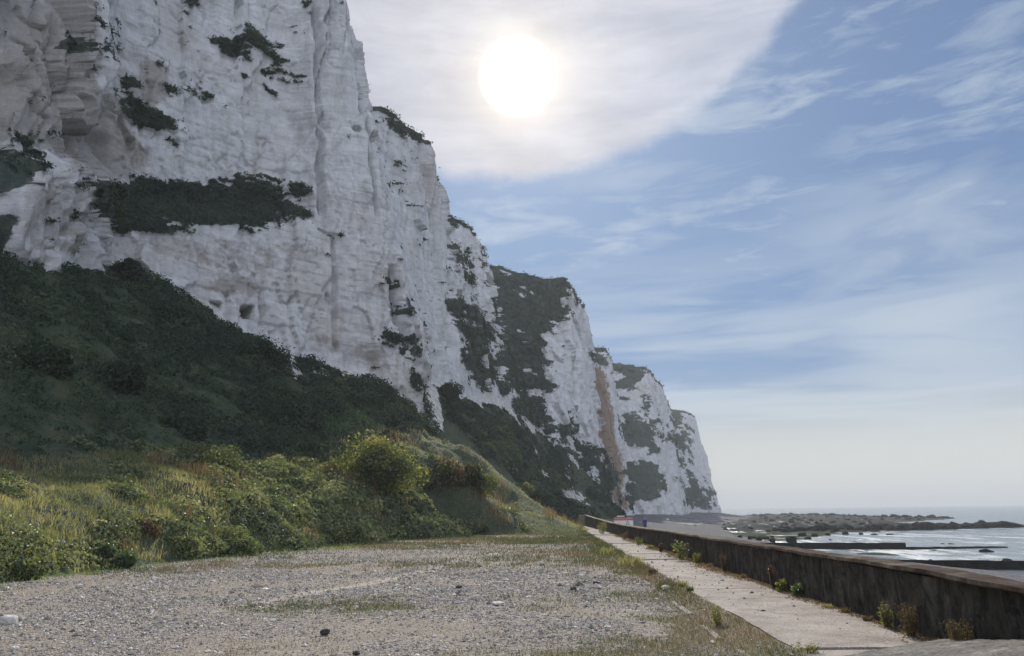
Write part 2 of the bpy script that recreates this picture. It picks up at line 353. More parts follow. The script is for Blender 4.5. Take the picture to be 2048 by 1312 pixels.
def gravel():
    m, t = material('gravel'); p = pos(t)
    vo = t.node('ShaderNodeTexVoronoi', None, Vector=p, Scale=26.0); vo2 = t.node('ShaderNodeTexVoronoi', None, Vector=p, Scale=60.0)
    r1 = t.node('ShaderNodeSeparateColor', None, i0=vo.outputs['Color']).outputs[0]; r2 = t.node('ShaderNodeSeparateColor', None, i0=vo2.outputs['Color']).outputs[1]
    peb = t.ramp(r1, [(0, (.10, .095, .095)), (.35, (.22, .205, .20)), (.7, (.33, .305, .285)), (.93, (.46, .44, .41)), (1, (.66, .65, .62))])
    peb = t.mix(0.5, peb, t.ramp(r2, [(0, (.12, .11, .105)), (.6, (.30, .275, .255)), (1, (.52, .50, .47))]))
    dirt = t.ramp(t.noise(p, 9, 5, .65), [(.3, (.215, .19, .17)), (.7, (.34, .31, .285))])
    n = t.noise(p, 0.33, 5, .6, .4)
    c = t.mix(1.0, t.mix(t.math('MULTIPLY', t.ss(n, .50, .68), .55), peb, dirt), (.93, .87, .81), 'MULTIPLY')
    c = t.mix(t.math('MULTIPLY', t.ss(t.math('ADD', t.attr('track'), t.math('MULTIPLY', t.math('SUBTRACT', t.noise(p, 1.6, 5, .7), .5), .8)), .35, .8), .8), c, t.ramp(t.noise(p, 12, 5, .7), [(.3, (.34, .30, .265)), (.7, (.47, .43, .39))]))
    gr = t.ss(t.math('ADD', t.attr('grass'), t.math('MULTIPLY', t.math('SUBTRACT', t.noise(p, 3.5, 5, .7), .5), 1.1)), .35, .75)
    c = t.mix(t.math('MULTIPLY', gr, .85), c, t.ramp(t.noise(p, 1.1, 5, .6), [(.3, (.085, .088, .042)), (.5, (.14, .122, .07)), (.7, (.185, .135, .095))]))
    h = t.math('ADD', t.math('MULTIPLY', vo.outputs['Distance'], -1.0), t.noise(p, 5, 5, .7))
    finish(t, c, 0.95, h, 0.03, 0.9, .12); return m
M['gravel'] = gravel()
def pebble():
    m, t = material('pebble'); v = t.attr('v')
    finish(t, t.ramp(v, [(0, (.075, .068, .064)), (.25, (.20, .182, .17)), (.55, (.35, .318, .29)), (.8, (.54, .505, .47)), (1, (.82, .80, .77))]), .8); return m
M['pebble'] = pebble()
def concrete(name, a, b, c_, sc=1.0, cell=70.0, bd=.012):
    m, t = material(name); p = pos(t)
    c = t.ramp(t.noise(p, 1.3*sc, 7, .68, .2), [(.28, a), (.5, b), (.72, c_)])
    vo = t.node('ShaderNodeTexVoronoi', None, Vector=p, Scale=cell)
    r = t.node('ShaderNodeSeparateColor', None, i0=vo.outputs['Color']).outputs[0]
    c = t.mix(.6, c, t.mix(1.0, c, t.ramp(r, [(0, (.40, .38, .37)), (.5, (1, 1, 1)), (.95, (1.15, 1.15, 1.12)), (1, (1.8, 1.8, 1.75))]), 'MULTIPLY'))
    c = t.mix(t.math('MULTIPLY', t.ss(t.noise(p, 0.55*sc, 5, .6, .6), .55, .70), .35), c, a)
    finish(t, c, .85, t.math('ADD', t.noise(p, 22, 6, .75), t.math('MULTIPLY', r, .6)), bd, .8, .06); return m
M['path'] = concrete('path concrete', (.20, .172, .155), (.335, .30, .275), (.44, .405, .375))
M['kerb'] = concrete('kerb concrete', (.15, .135, .12), (.27, .25, .225), (.42, .40, .37), 2.0)
M['mound'] = concrete('rough concrete', (.10, .095, .09), (.21, .20, .19), (.36, .345, .325), 3.0, 34.0, .05)
def wall_mats():
    m, t = material('stained wall'); p = pos(t)
    st = t.noise(t.mapping(p, (0, 0, 0), (0, 0, 0), (1.5, 1.5, .7)), 2.2, 9, .75, .8); bl = t.noise(p, 2.2, 8, .72, .4)
    c = t.ramp(st, [(.30, (.017, .018, .020)), (.46, (.062, .060, .059)), (.60, (.155, .148, .138)), (.74, (.28, .27, .25))])
    c = t.mix(t.math('MULTIPLY', t.ss(bl, .50, .62), .75), c, t.ramp(t.noise(p, 5, 4), [(.35, (.045, .042, .032)), (.65, (.115, .105, .085))]))
    c = t.mix(t.math('MULTIPLY', t.ss(t.noise(t.mapping(p, (7, 3, 1), (0, 0, 0), (4, 4, 1)), .9, 8, .75), .60, .68), .8), c, (.20, .185, .165))
    c = t.mix(t.math('MULTIPLY', t.ss(t.noise(p, 6.5, 9, .8, .6), .54, .64), .55), c, (.15, .145, .13))
    c = t.mix(t.math('MULTIPLY', t.ss(t.noise(t.mapping(p, (2, 9, 4)), 4.0, 8, .8, .5), .52, .62), .6), c, (.010, .011, .013))
    finish(t, c, .9, t.math('ADD', t.noise(p, 7, 8, .75), t.math('MULTIPLY', bl, .8)), .06, 1.0, .1)
    m2, t = material('wall cap'); p = pos(t)
    c = t.ramp(t.noise(p, 1.2, 8, .7, .3), [(.3, (.055, .046, .040)), (.5, (.12, .104, .09)), (.7, (.25, .23, .20))])
    yf = t.ss(t.node('ShaderNodeSeparateXYZ', None, i0=p).outputs[1], 14, 34)
    c = t.mix(t.math('MULTIPLY', yf, .8), c, t.ramp(t.noise(p, 1.6, 7, .7), [(.3, (.16, .145, .12)), (.7, (.32, .295, .25))]))
    c = t.mix(t.math('MULTIPLY', t.math('SUBTRACT', 1.0, yf), t.math('MULTIPLY', t.ss(t.noise(p, 3.0, 7, .7), .42, .62), .85)), c, (.085, .048, .034))
    finish(t, c, .98, t.noise(p, 9, 8, .75), .06, 1.0, .02)
    return m, m2
M['wall'], M['cap'] = wall_mats()
def shingle():
    m, t = material('shingle'); p = pos(t)
    vo = t.node('ShaderNodeTexVoronoi', None, Vector=p, Scale=7.0); r = t.node('ShaderNodeSeparateColor', None, i0=vo.outputs['Color']).outputs[0]
    c = t.mix(.6, t.ramp(t.noise(p, .12, 6, .6), [(.3, (.085, .086, .10)), (.7, (.16, .16, .175))]), t.ramp(r, [(0, (.05, .05, .058)), (.6, (.14, .14, .15)), (1, (.34, .335, .33))]))
    c = t.mix(t.math('MULTIPLY', t.ss(t.attr('chalky'), .3, .8), t.ss(t.noise(t.mapping(p, (0, 0, 0), (0, 0, 0), (1, .5, 1)), .22, 6, .7), .48, .60)), c, (.60, .59, .56))
    finish(t, c, .95, t.math('MULTIPLY', vo.outputs['Distance'], -1.0), .1, .9, .04); return m
M['shingle'] = shingle()
def searock(name, green):
    m, t = material(name); p = pos(t); ob = t.node('ShaderNodeTexCoord').outputs['Object']
    c = t.ramp(t.noise(p, .9, 7, .7), [(.3, (.005, .007, .007)), (.55, (.013, .015, .015)), (.75, (.030, .032, .029))])
    g = t.ss(t.math('ADD', t.math('ADD', t.noise(p, .16, 5, .65, .3), green), t.math('MULTIPLY', t.attr('flat'), .22)), .52, .66)
    c = t.mix(t.math('MULTIPLY', g, .85), c, t.ramp(t.noise(p, 1.4, 5), [(.35, (.014, .026, .012)), (.65, (.036, .056, .022))]))
    finish(t, c, .95, t.noise(p, 1.6, 8, .72), .35, 1.0, .06); return m
M['reef'] = searock('weedy reef', -.03); M['boulder'] = searock('dark boulder', -.10)
M['groyne'] = searock('groyne concrete', -.25)
def stone(name, a, b):
    m, t = material(name); p = pos(t)
    finish(t, t.ramp(t.noise(p, 9, 6, .65), [(.3, a), (.7, b)]), .9, t.noise(p, 25, 5, .7), .03); return m
M['chalkstone'] = stone('chalk stone', (.42, .41, .39), (.68, .67, .64)); M['darkstone'] = stone('dark stone', (.03, .03, .032), (.09, .085, .085))
def sea():
    m, t = material('sea water'); p = pos(t)
    w = t.math('ADD', t.noise(t.mapping(p, (0, 0, 0), (0, 0, .5), (1, .45, 1)), .35, 6, .62, .4), t.math('MULTIPLY', t.noise(t.mapping(p, (0, 0, 0), (0, 0, .6), (1, .35, 1)), .055, 3, .5), 1.6))
    fo = t.noise(t.mapping(p, (0, 0, 0), (0, 0, .55), (1, .28, 1)), .14, 8, .68, .8)
    ne = t.attr('near'); foam = t.math('MULTIPLY', t.ss(t.math('ADD', fo, t.math('MULTIPLY', ne, .07)), .54, .76), t.ss(ne, .02, .5))
    c = t.mix(foam, (.13, .16, .175), (.55, .58, .60))
    pr = finish(t, c, .14, w, 1.6, .55, .5); t.put(pr.inputs['Roughness'], t.math('ADD', .20, t.math('MULTIPLY', foam, .6))); return m
M['sea'] = sea()
def plain(name, c, rough=.6, metal=0.0):
    m, t = material(name); p = pos(t)
    q = finish(t, t.mix(t.math('MULTIPLY', t.ss(t.noise(p, 12, 4), .4, .7), .25), c, tuple(x*.7 for x in c)), rough); q.inputs['Metallic'].default_value = metal; return m
M['white'] = plain('sign white', (.75, .75, .74)); M['red'] = plain('sign red', (.50, .06, .06)); M['black'] = plain('sign black', (.02, .02, .02))
M['steel'] = plain('galvanised steel', (.35, .36, .37), .45, .8)
M['blue'] = plain('blue jacket', (.012, .045, .24), .75); M['trousers'] = plain('dark trousers', (.02, .022, .03), .85)
M['skin'] = plain('skin', (.48, .29, .21), .6); M['hair'] = plain('dark hair', (.015, .012, .010), .6)

# ------------------------------------------------------------------ the cliffs: columns from left to right
# a column is (base point, top point); pixels give directions, the third number is the distance along +Y (base) or the height (top)
def wb(*p): return np.array(p, float)
cols = []
def colm(b, t):
    B = aty(*b) if len(b) == 3 and not isinstance(b, np.ndarray) else b
    T = t if isinstance(t, np.ndarray) else atz(*t)
    cols.append((B, T))
colm(wb(-56, -60, 20), wb(-76, -60, 97)); colm(wb(-53, 0, 24), wb(-71, 0, 97)); colm(wb(-50, 38, 26), wb(-63, 40, 97))
colm((0, 490, 60), wb(-56, 67, 97)); colm((95, 512, 66), wb(-55, 76, 97)); colm((165, 530, 72), wb(-54.5, 83, 97))
colm((215, 505, 79), wb(-59, 91, 97)); colm((300, 552, 84), wb(-53, 95, 96)); colm((400, 612, 90), wb(-47, 100, 96))
colm((480, 662, 95), wb(-43, 103, 95)); colm((575, 704, 101), wb(-39, 105, 95)); colm((700, 742, 107), wb(-35.5, 106, 94))
colm((780, 778, 110), wb(-33, 107, 93)); colm((868, 850, 114), (690, -70, 92)); NEAR_END = len(cols)-1
colm((868, 800, 122), (712, 112, 80)); colm((866, 765, 132), (736, 122, 80)); colm((885, 768, 143), (748, 203, 80))
colm((930, 792, 157), (800, 240, 80)); colm((968, 800, 170), (850, 270, 80)); colm((1000, 805, 182), (878, 350, 80))
colm((1028, 825, 193), (897, 434, 80)); colm((1050, 840, 203), (930, 434, 80)); colm((1062, 848, 208), (952, 452, 80))
colm((1075, 855, 214), (960, 505, 80)); colm((1088, 866, 219), (977, 523, 80)); colm((1135, 905, 229), (1060, 546, 80))
colm((1185, 962, 240), (1130, 556, 80)); colm((1215, 1000, 250), (1150, 568, 80)); colm((1238, 1030, 258), (1165, 600, 80)); MID_END = len(cols)-1
colm((1240, 1030, 310), (1184, 690, 80)); colm((1268, 1034, 335), (1215, 700, 80)); colm((1264, 1032, 375), (1226, 728, 80))
colm((1330, 1030, 395), (1300, 735, 80)); colm((1372, 1028, 415), (1326, 768, 80)); colm((1374, 1024, 520), (1338, 816, 80))
colm((1425, 1021, 590), (1380, 824, 80)); colm((1442, 1020, 615), (1390, 832, 80)); colm(wb(120, 760, -3), wb(100, 790, 80)); colm(wb(60, 1000, -3), wb(40, 1000, 80))

VEG = [  # (outline in photograph pixels, density)
 ([(150,352),(200,376),(250,366),(330,352),(430,364),(480,348),(560,372),(600,380),(615,425),(628,448),(570,440),(540,460),(500,465),(450,440),(380,455),(300,450),(260,450),(230,462),(195,420)], 1),
 ([(345,85),(440,85),(490,62),(530,72),(545,100),(580,125),(612,160),(612,176),(570,160),(540,150),(522,112),(460,110),(420,100),(360,97)], .85),
 ([(338,155),(380,165),(430,185),(440,200),(390,192),(345,182)], .9), ([(430,165),(470,160),(515,158),(500,175),(470,192),(440,180)], .7),
 ([(240,160),(265,170),(290,200),(335,243),(415,243),(340,256),(290,245),(255,215),(243,185)], 1),
 ([(190,0),(205,60),(235,125),(215,130),(197,100),(188,40)], .9), ([(112,70),(165,110),(178,155),(145,140),(120,105)], .9),
 ([(-40,300),(35,255),(60,275),(112,312),(70,322),(35,370),(-40,385)], 1), ([(-40,400),(22,405),(28,480),(-40,500)], 1),
 ([(352,-20),(398,-20),(372,30),(358,20)], .9), ([(600,-10),(632,0),(632,42),(604,38)], .8), ([(603,85),(640,100),(640,115),(610,100)], .7), ([(575,55),(600,62),(590,82)], .6),
 ([(326,283),(368,290),(362,304),(335,297)], .8), ([(520,172),(556,185),(545,193),(522,188)], .7),
 ([(655,455),(680,470),(707,490),(690,512),(665,500)], .65), ([(750,655),(780,650),(792,680),(765,688),(755,675)], .95),
 ([(778,560),(792,575),(806,640),(830,720),(815,715),(795,640)], .75), ([(815,700),(840,735),(870,790),(880,850),(868,840),(835,760)], 1),
 ([(902,500),(925,510),(948,560),(930,562),(905,535)], .8), ([(900,590),(950,600),(985,640),(1003,720),(960,720),(905,660)], .55),
 ([(922,700),(960,695),(992,720),(995,768),(950,770),(925,735)], 1), ([(760,215),(850,268),(848,285),(800,262),(770,240)], .95),
 ([(898,432),(952,450),(955,462),(905,448)], .7), ([(960,500),(975,525),(980,600),(965,560)], .6), ([(975,560),(1005,620),(1020,800),(985,720)], .45),
 ([(977,523),(1060,546),(1130,556),(1138,630),(1115,655),(1088,680),(1072,740),(1098,780),(1010,790),(1005,700),(1000,640)], .88),
 ([(1010,780),(1100,790),(1140,860),(1200,930),(1190,1000),(1120,920)], .6), ([(1098,850),(1150,870),(1200,915),(1245,955),(1230,1010),(1160,960)], .75),
 ([(1115,820),(1150,830),(1150,880),(1125,870)], .6), ([(1184,690),(1215,700),(1225,728),(1200,715)], .9),
 ([(1226,728),(1300,735),(1278,750),(1275,790),(1240,790)], .75), ([(1240,830),(1300,840),(1325,880),(1300,895),(1245,890)], .95),
 ([(1252,930),(1310,935),(1322,960),(1310,1010),(1268,1020)], .95), ([(1338,816),(1362,824),(1375,870),(1382,950),(1352,900)], .8), ([(1362,950),(1410,975),(1436,1012),(1380,1010)], .85), ([(1140,560),(1165,580),(1140,600)], .3),
 ([(1280,785),(1300,800),(1310,830),(1285,820)], .7)]
SOIL = [[(1195,705),(1212,740),(1218,850),(1245,950),(1258,1010),(1240,1020),(1205,930),(1196,860)], [(1215,900),(1240,960),(1262,1020),(1235,1020)]]
STAIN_SHADE = [([(-60,-20),(200,-20),(215,330),(120,330),(90,300),(-60,290)],.8),([(120,225),(240,170),(300,330),(250,372),(140,350)],1),([(262,110),(345,95),(352,195),(300,240),(240,220)],.8),([(20,330),(110,330),(200,470),(170,530),(40,500)],.6),([(280,455),(600,465),(640,540),(480,560),(300,520)],.55),([(410,540),(530,550),(540,610),(420,600)],.8),([(700,705),(770,700),(805,765),(725,752)],.9),([(250,290),(410,290),(420,350),(260,352)],.5),([(545,500),(640,520),(640,560),(560,550)],.6),([(600,655),(680,650),(690,720),(610,715)],.6)]  # stained chalk, plus shade painted dark into the hollow at the cliff foot
def polymask(px, py, polys, jit=9.0, P=None):
    wx = fbm(np.column_stack([px/38, py/38, px*0+3]), 4, 41)*18; wy = fbm(np.column_stack([px/38, py/38, px*0+9]), 4, 47)*12
    o = np.zeros(len(px)); a = np.arange(7)*2*math.pi/7
    for poly, d in polys:
        xs = [q[0] for q in poly]; ys = [q[1] for q in poly]
        c = np.where((px > min(xs)-45) & (px < max(xs)+45) & (py > min(ys)-40) & (py < max(ys)+40))[0]
        if not len(c): continue
        sz = min(max(xs)-min(xs), max(ys)-min(ys)); k = min(1.0, sz/45.0)
        s = np.zeros(len(c))
        for q in a: s += inpoly(px[c]+wx[c]*k+jit*k*math.cos(q), py[c]+wy[c]*k+jit*k*math.sin(q), poly)
        o[c] = np.maximum(o[c], s/7*d)
    return o

def build_cliff(c0, c1, res_s, res_t):
    B = np.array([c[0] for c in cols]); T = np.array([c[1] for c in cols])
    seg = np.maximum(np.linalg.norm(np.diff(B, axis=0), axis=1), np.linalg.norm(np.diff(T, axis=0), axis=1))
    S = np.concatenate([[0], np.cumsum(seg)])
    s = np.linspace(S[c0]-(1.2 if c0 else 0), S[c1], int((S[c1]-S[c0])/res_s)+2)
    def samp(A):
        o = 0
        for w in (-1.6, -.8, 0, .8, 1.6): o = o+np.column_stack([np.interp(s+w, S, A[:, k]) for k in range(3)])
        return o/5
    b, t_ = samp(B), samp(T)
    ext = (b-t_)*0.16; b = b+ext                          # carried down below the slope that hides its foot
    nt = int(104/res_t); tt = np.linspace(0, 1, nt)
    P = b[None]*(1-tt)[:, None, None]+t_[None]*tt[:, None, None]
    mid = (b+t_)/2; wds = max(int(6/res_s), 1)
    tg = np.column_stack([np.interp(s+4, S, ((B+T)/2)[:, k])-np.interp(s-4, S, ((B+T)/2)[:, k]) for k in range(3)]); tg[:, 2] = 0; tg = unit(tg)
    nrm = np.column_stack([tg[:, 1], -tg[:, 0], np.zeros(len(s))])
    N = np.broadcast_to(nrm[None], P.shape).reshape(-1, 3); P = P.reshape(-1, 3)
    along = np.broadcast_to(s[None], (nt, len(s))).ravel(); tv = np.repeat(tt, len(s))
    px, py = project(P)
    z = P[:, 2]+0.6*fbm(P*[.05, .05, .02], 3, 5)
    left = 1-sst(px, 190, 260); left = np.where(P[:, 1] < 100, left, 0)
    # each member of relief: buttresses, vertical joints, beds, broken blocks
    disp = 1.9*fbm(P*[.055, .055, .028], 3, 1)
    xy = P[:, :2]; o = P[:, 0]*0
    disp += (0.55+.9*left)*fbm(np.column_stack([xy*.33, P[:, 2]*.04]), 4, 13)
    g1 = np.abs(fbm(np.column_stack([xy*.20, P[:, 2]*.022]), 3, 14)); on = sst(fbm(P*[.05, .05, .035], 2, 15), -.1, .35)
    disp -= (1.0*np.exp(-(g1/.035)**2)*on)
    g2 = np.abs(fbm(np.column_stack([xy*.55, P[:, 2]*.09]), 3, 16)); disp -= .38*np.exp(-(g2/.05)**2)*sst(fbm(P*[.09, .09, .06], 2, 17), -.15, .3)
    ph = P[:, 2]*.62+.5*fbm(np.column_stack([xy*.03, o]), 3, 19)+.12*fbm(P*.25, 2, 20); fl_ = np.floor(ph); fr = ph-fl_
    hb = np.floor(fbm(np.column_stack([xy*.10, fl_*3.7]), 2, 21)*4)*.055
    disp += hb*(1-.5*left)+.10*sst(fr, .0, .25)*(1-sst(fr, .75, 1.0))*.4
    disp -= .17*np.exp(-(np.minimum(fr, 1-fr)/.07)**2)*sst(fbm(np.column_stack([xy*.12, fl_*1.9]), 3, 22), .08, .4)*(1-left)
    brk = sst(fbm(P*[.045, .045, .06], 3, 71), -.10, .30)
    wv = np.stack([fbm(P*.25, 2, 173+q) for q in range(3)], 1)
    f1, e1 = facets(np.column_stack([xy*.15, P[:, 2]*.028])+wv*.18, 3, .9); disp += f1*1.6*(1+.4*left)-.7
    f2, e2 = facets(np.column_stack([xy*.42, P[:, 2]*.15])+wv*.22, 5, 1.0); disp += f2*(.14+.34*brk*(1-left)+1.2*left)
    f3, e3 = facets(np.column_stack([xy*1.1, P[:, 2]*(.62-.34*left)])+wv*.3, 7, 1.0); disp += f3*(.03+.16*brk+.40*left)
    disp -= left*.35*np.exp(-(e2/.07)**2); disp += .06*fbm(P*1.1, 3, 29, .6)
    # joints and clefts in the main face
    for pts, wd, dep in (([(785,540),(800,640),(868,790)], 7, 2.6), ([(640,0),(650,200),(645,420)], 4, 1.4), ([(212,0),(222,120),(235,260),(245,350)], 14, 3.2),
                         ([(738,195),(745,330),(752,430)], 4, 1.0), ([(530,560),(526,640)], 3, .8), ([(905,470),(900,560),(905,700)], 6, 2.2), ([(1088,700),(1100,860)], 5, 2.0), ([(1000,560),(1010,660),(1010,760)], 6, 2.2), ([(665,480),(668,600),(672,700)], 4, .9), ([(1145,610),(1155,760),(1160,880)], 4, 1.6), ([(845,280),(862,400),(880,560),(890,700)], 5, 1.4)):
        ys = np.array([p[1] for p in pts], float); xs = np.array([p[0] for p in pts], float)
        xc = np.interp(py, ys, xs)+3*vnoise(np.column_stack([py/25, py*0, py*0]), 77)
        k = np.exp(-((px-xc)/wd)**2)*sst(py, ys[0]-15, ys[0]+10)*(1-sst(py, ys[-1]-10, ys[-1]+20)); disp -= k*dep*1.35
    near = P[:, 1] < 125
    # the broad overgrown ledge: the face above it stands back
    ll = np.interp(px, [150, 240, 430, 600, 640, 680], [415, 455, 450, 455, 470, 500]); lu = np.interp(px, [150, 240, 430, 600, 640, 680], [350, 372, 356, 375, 440, 498])
    kx = sst(px, 225, 300)*(1-sst(px, 600, 680)); disp -= near*kx*4.2*(1-sst(py, lu, ll))
    # left buttress standing forward, undercut hollow above it
    disp += near*3.0*sst(py, 300, 350)*(1-sst(px, 150, 235)); disp -= near*2.2*np.exp(-(((px-200)/55)**2+((py-290)/45)**2))
    disp -= near*1.8*np.exp(-(((px-735)/38)**2+((py-722)/22)**2))
    # two small openings cut in the chalk
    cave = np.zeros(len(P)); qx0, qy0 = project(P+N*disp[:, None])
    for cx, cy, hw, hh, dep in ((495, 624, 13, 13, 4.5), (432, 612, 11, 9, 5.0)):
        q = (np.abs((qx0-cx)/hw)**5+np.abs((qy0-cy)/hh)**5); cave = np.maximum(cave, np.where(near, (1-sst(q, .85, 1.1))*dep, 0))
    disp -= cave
    top = sst(tv, .93, 1.0); disp -= top*(.8+1.2*np.abs(fbm(P*.2, 3, 37)))
    Q = P+N*disp[:, None]
    Q[:, 2] += sst(tv, .5, 1)*0.9*fbm(np.column_stack([P[:, :2]*.16, P[:, 2]*0]), 3, 53)
    qx, qy = project(Q)
    veg = polymask(qx, qy, VEG, 13)
    fq = .17 if c1 <= NEAR_END else (.13 if c1 <= MID_END else .085)
    rag = 1.25*fbm(P*[fq, fq, fq*2.6], 5, 81, .62)+(.5 if c1 <= NEAR_END else .25)*fbm(P*[.9, .9, 1.8], 3, 83, .6)
    veg = np.clip(.5+(veg-(.50 if c1 <= NEAR_END else (.36 if c1 <= MID_END else .33)))*1.0+rag*(1.15 if c1 <= MID_END else .95)*(veg > .01)-1.0*(veg <= .01), 0, 1)
    tuft = fbm(P*[.55, .55, 1.5], 3, 85)-.68+.35*fbm(P*.06, 2, 87)+.06*sst(qx, 880, 1000)-.5*sst(qx, 1100, 1200); veg = np.maximum(veg, np.clip(.5+tuft*5, 0, 1)*.9*(tuft > -.05))
    stain_shade = np.where(cave > .5, 1.6, polymask(qx, qy, STAIN_SHADE, 22)); soil = np.zeros(len(Q))  # inside the openings the shade is painted into the chalk colour
    if c1 > MID_END-3: soil = polymask(qx, qy, [(p, 1) for p in SOIL])
    veg = np.maximum(veg, sst(tv, .965, .995)*.9)
    veg = np.where(cave > .3, 0, veg)
    Q += N*(sst(veg, .4, .8)*.9*(.35+fbm(P*.45, 4, 61)))[:, None]
    # plateau behind the edge
    R0 = Q[-len(s):]; ex = []
    for dd, dz in ((1.5, .35), (6, .5), (40, 2.0)): ex.append(R0-nrm*dd+np.array([0, 0, dz]))
    V = np.concatenate([Q]+ex); veg = np.concatenate([veg, np.ones(3*len(s))]); soil = np.concatenate([soil, np.zeros(3*len(s))]); stain_shade = np.concatenate([stain_shade, np.zeros(3*len(s))])
    F = grid_faces(nt+3, len(s))
    return V, F, veg, soil, stain_shade, np.concatenate([N, np.tile(nrm, (3, 1))])
cliff_pts = []
for c0, c1, rs, rt in ((0, 3, 1.0, 1.0), (3, NEAR_END, .27, .27), (NEAR_END, MID_END, .45, .42), (MID_END, len(cols)-1, .9, .8)):
    V, F, veg, soil, stain_shade, N = build_cliff(c0, c1, rs, rt)
    struct('cliff', mesh_np('cliff', V, F, M['chalk'], {'veg': veg, 'soil': soil, 'stain_shade': stain_shade}))
    cliff_pts.append((V, veg, N))

# ------------------------------------------------------------------ slope and bank between gravel and cliff
ctl = []
def cp(px, py, y): ctl.append(aty(px, py, y))
for c in cols[3:14]: ctl.append(c[0])
for i in range(NEAR_END+1, MID_END-1): ctl.append(cols[i][0])
for px, py in ((0, 1165), (165, 1143), (330, 1125), (480, 1107), (640, 1090), (770, 1080), (900, 1070), (1000, 1062), (1075, 1052)): ctl.append(atground(px, py))
for p in ((0,1060,22.3),(0,985,26),(0,932,30),(0,800,36),(0,650,45),(165,1040,27),(165,935,34),(200,905,38),(200,700,52),(200,600,64),
          (330,1045,31),(330,950,38),(330,915,43),(330,800,55),(330,690,66),(450,1020,37),(450,935,46),(450,800,62),(450,700,76),
          (600,1020,45),(600,945,53),(600,900,60),(600,820,75),(700,1020,49),(700,960,57),(700,850,82),(760,1000,54),(800,900,75),(860,1010,59),(880,950,66),(880,890,90),
          (920,900,92),(960,925,91),(1000,957,90),(1050,992,90),(1100,1027,89.5),(940,1000,66),(1000,1010,70),(1050,1030,76),
          (930,870,125),(980,905,130),(1040,950,140),(1090,985,150),(1130,1015,165),(1000,860,165),(1060,910,185),(1110,950,205),(1150,990,222)): cp(*p)
for p in ((-15,5,0),(-15.5,-15,0),(-16,-60,0),(-18.5,5,3.4),(-19,-25,3.4),(-20,-60,3.4),(-33,5,13),(-34,-30,13),(-50,0,25),(-53,-40,24),(-48,30,26),(-66,20,34),(-66,70,38),(-56,100,42),(-40,130,34),(-34,160,34),(-26,200,34),(-12,240,22),(3,108,-.9),(7,116,-1.6),(9,130,-2.2),(12,165,-2.4),(17,205,-2.2),(22,240,-2.2),(28,270,-2.2),(20,90,-2.5),(30,150,-3.4),(40,220,-3.4),(-11,12,-.6),(-6,40,-.8),(0,65,-1.2)): ctl.append(wb(*p))
CT = np.array(ctl); CS = 30.0
def tps_k(r2): r2 = np.maximum(r2, 1e-12); return .5*r2*np.log(r2)
nC = len(CT); A = np.zeros((nC+3, nC+3)); XY = CT[:, :2]/CS
A[:nC, :nC] = tps_k(((XY[:, None]-XY[None])**2).sum(-1))+np.eye(nC)*0.0015
A[:nC, nC] = 1; A[:nC, nC+1:] = XY; A[nC:, :nC] = A[:nC, nC:].T
SOL = np.linalg.solve(A, np.concatenate([CT[:, 2], np.zeros(3)]))
def slope0(x, y):
    o = np.empty(len(x))
    for i in range(0, len(x), 40000):
        q = np.column_stack([x[i:i+40000], y[i:i+40000]])/CS
        o[i:i+40000] = tps_k(((q[:, None]-XY[None])**2).sum(-1)) @ SOL[:nC]+SOL[nC]+q @ SOL[nC+1:]
    return o
BX = np.array([c[0] for c in cols[3:MID_END+1]])
def cliff_dist(x, y): return np.where((y > 58) & (y < 260), x-np.interp(y, BX[:, 1], BX[:, 0]), 9.0)
def slope(x, y):
    x = np.asarray(x, float); y = np.asarray(y, float)
    z = slope0(x, y); hgt = z-G(y); k = sst(hgt, .05, 1.2)*(.12+.88*sst(cliff_dist(x, y), .5, 6)); far = sst(hgt, 4, 9)
    o = x*0
    n = .45*fbm(np.column_stack([x*.45, y*.45, o]), 4, 101)+.28*np.abs(fbm(np.column_stack([x*1.2, y*1.2, o+4]), 3, 111))
    n += far*(1.3*fbm(np.column_stack([x*.14, y*.14, o+7]), 4, 121)+.7*fbm(np.column_stack([x*.5, y*.5, o+2]), 3, 131)+.5*np.abs(fbm(np.column_stack([x*.9, y*.9, o+3]), 2, 133)))
    return z+k*n
CHALKPATCH = [([(815,775),(872,775),(884,862),(868,858),(845,838),(825,812)], 1), ([(455,632),(545,632),(548,652),(470,652)], 1), ([(640,728),(760,745),(800,775),(770,782),(700,757)], .7), ([(565,700),(588,690),(602,740),(604,755),(580,752)], 1), ([(605,725),(640,735),(668,748),(655,755),(620,740)], .9), ([(606,775),(615,785),(612,790)], .8),
              ([(1008,915),(1030,920),(1034,950),(1015,940)], .9), ([(1045,885),(1080,895),(1085,915),(1050,905)], .55), ([(1075,915),(1110,945),(1105,965),(1080,950)], .5), ([(1110,960),(1165,980),(1180,1035),(1120,1030)], .6)]
def chalk_edge(x, y):              # chalk wash spreading unevenly from the cliff foot
    q = fbm(np.column_stack([x*.22, y*.22, x*0]), 4, 141); return np.where((y > 58) & (y < 260), 1-sst(cliff_dist(x, y), .3+3.2*np.maximum(q+.05, 0), .9+4.2*np.maximum(q+.05, 0)), 0)
def slope_attr(x, y, z):
    px, py = project(np.column_stack([x, y, z]))
    return {'veg': np.where(z-G(y) > .6, np.maximum(polymask(px, py, CHALKPATCH), chalk_edge(x, y)), 0)}
xs = np.concatenate([np.arange(-70, -24, .55), np.arange(-24, 4, .30), np.arange(4, 34, .6)]); ys = np.concatenate([np.arange(-60, 12, 1.5), np.arange(12, 62, .32), np.arange(62, 130, .55), np.arange(130, 262, .9)])
struct('slope', grid_mesh('slope', xs, ys, slope, M['earth'], slope_attr))

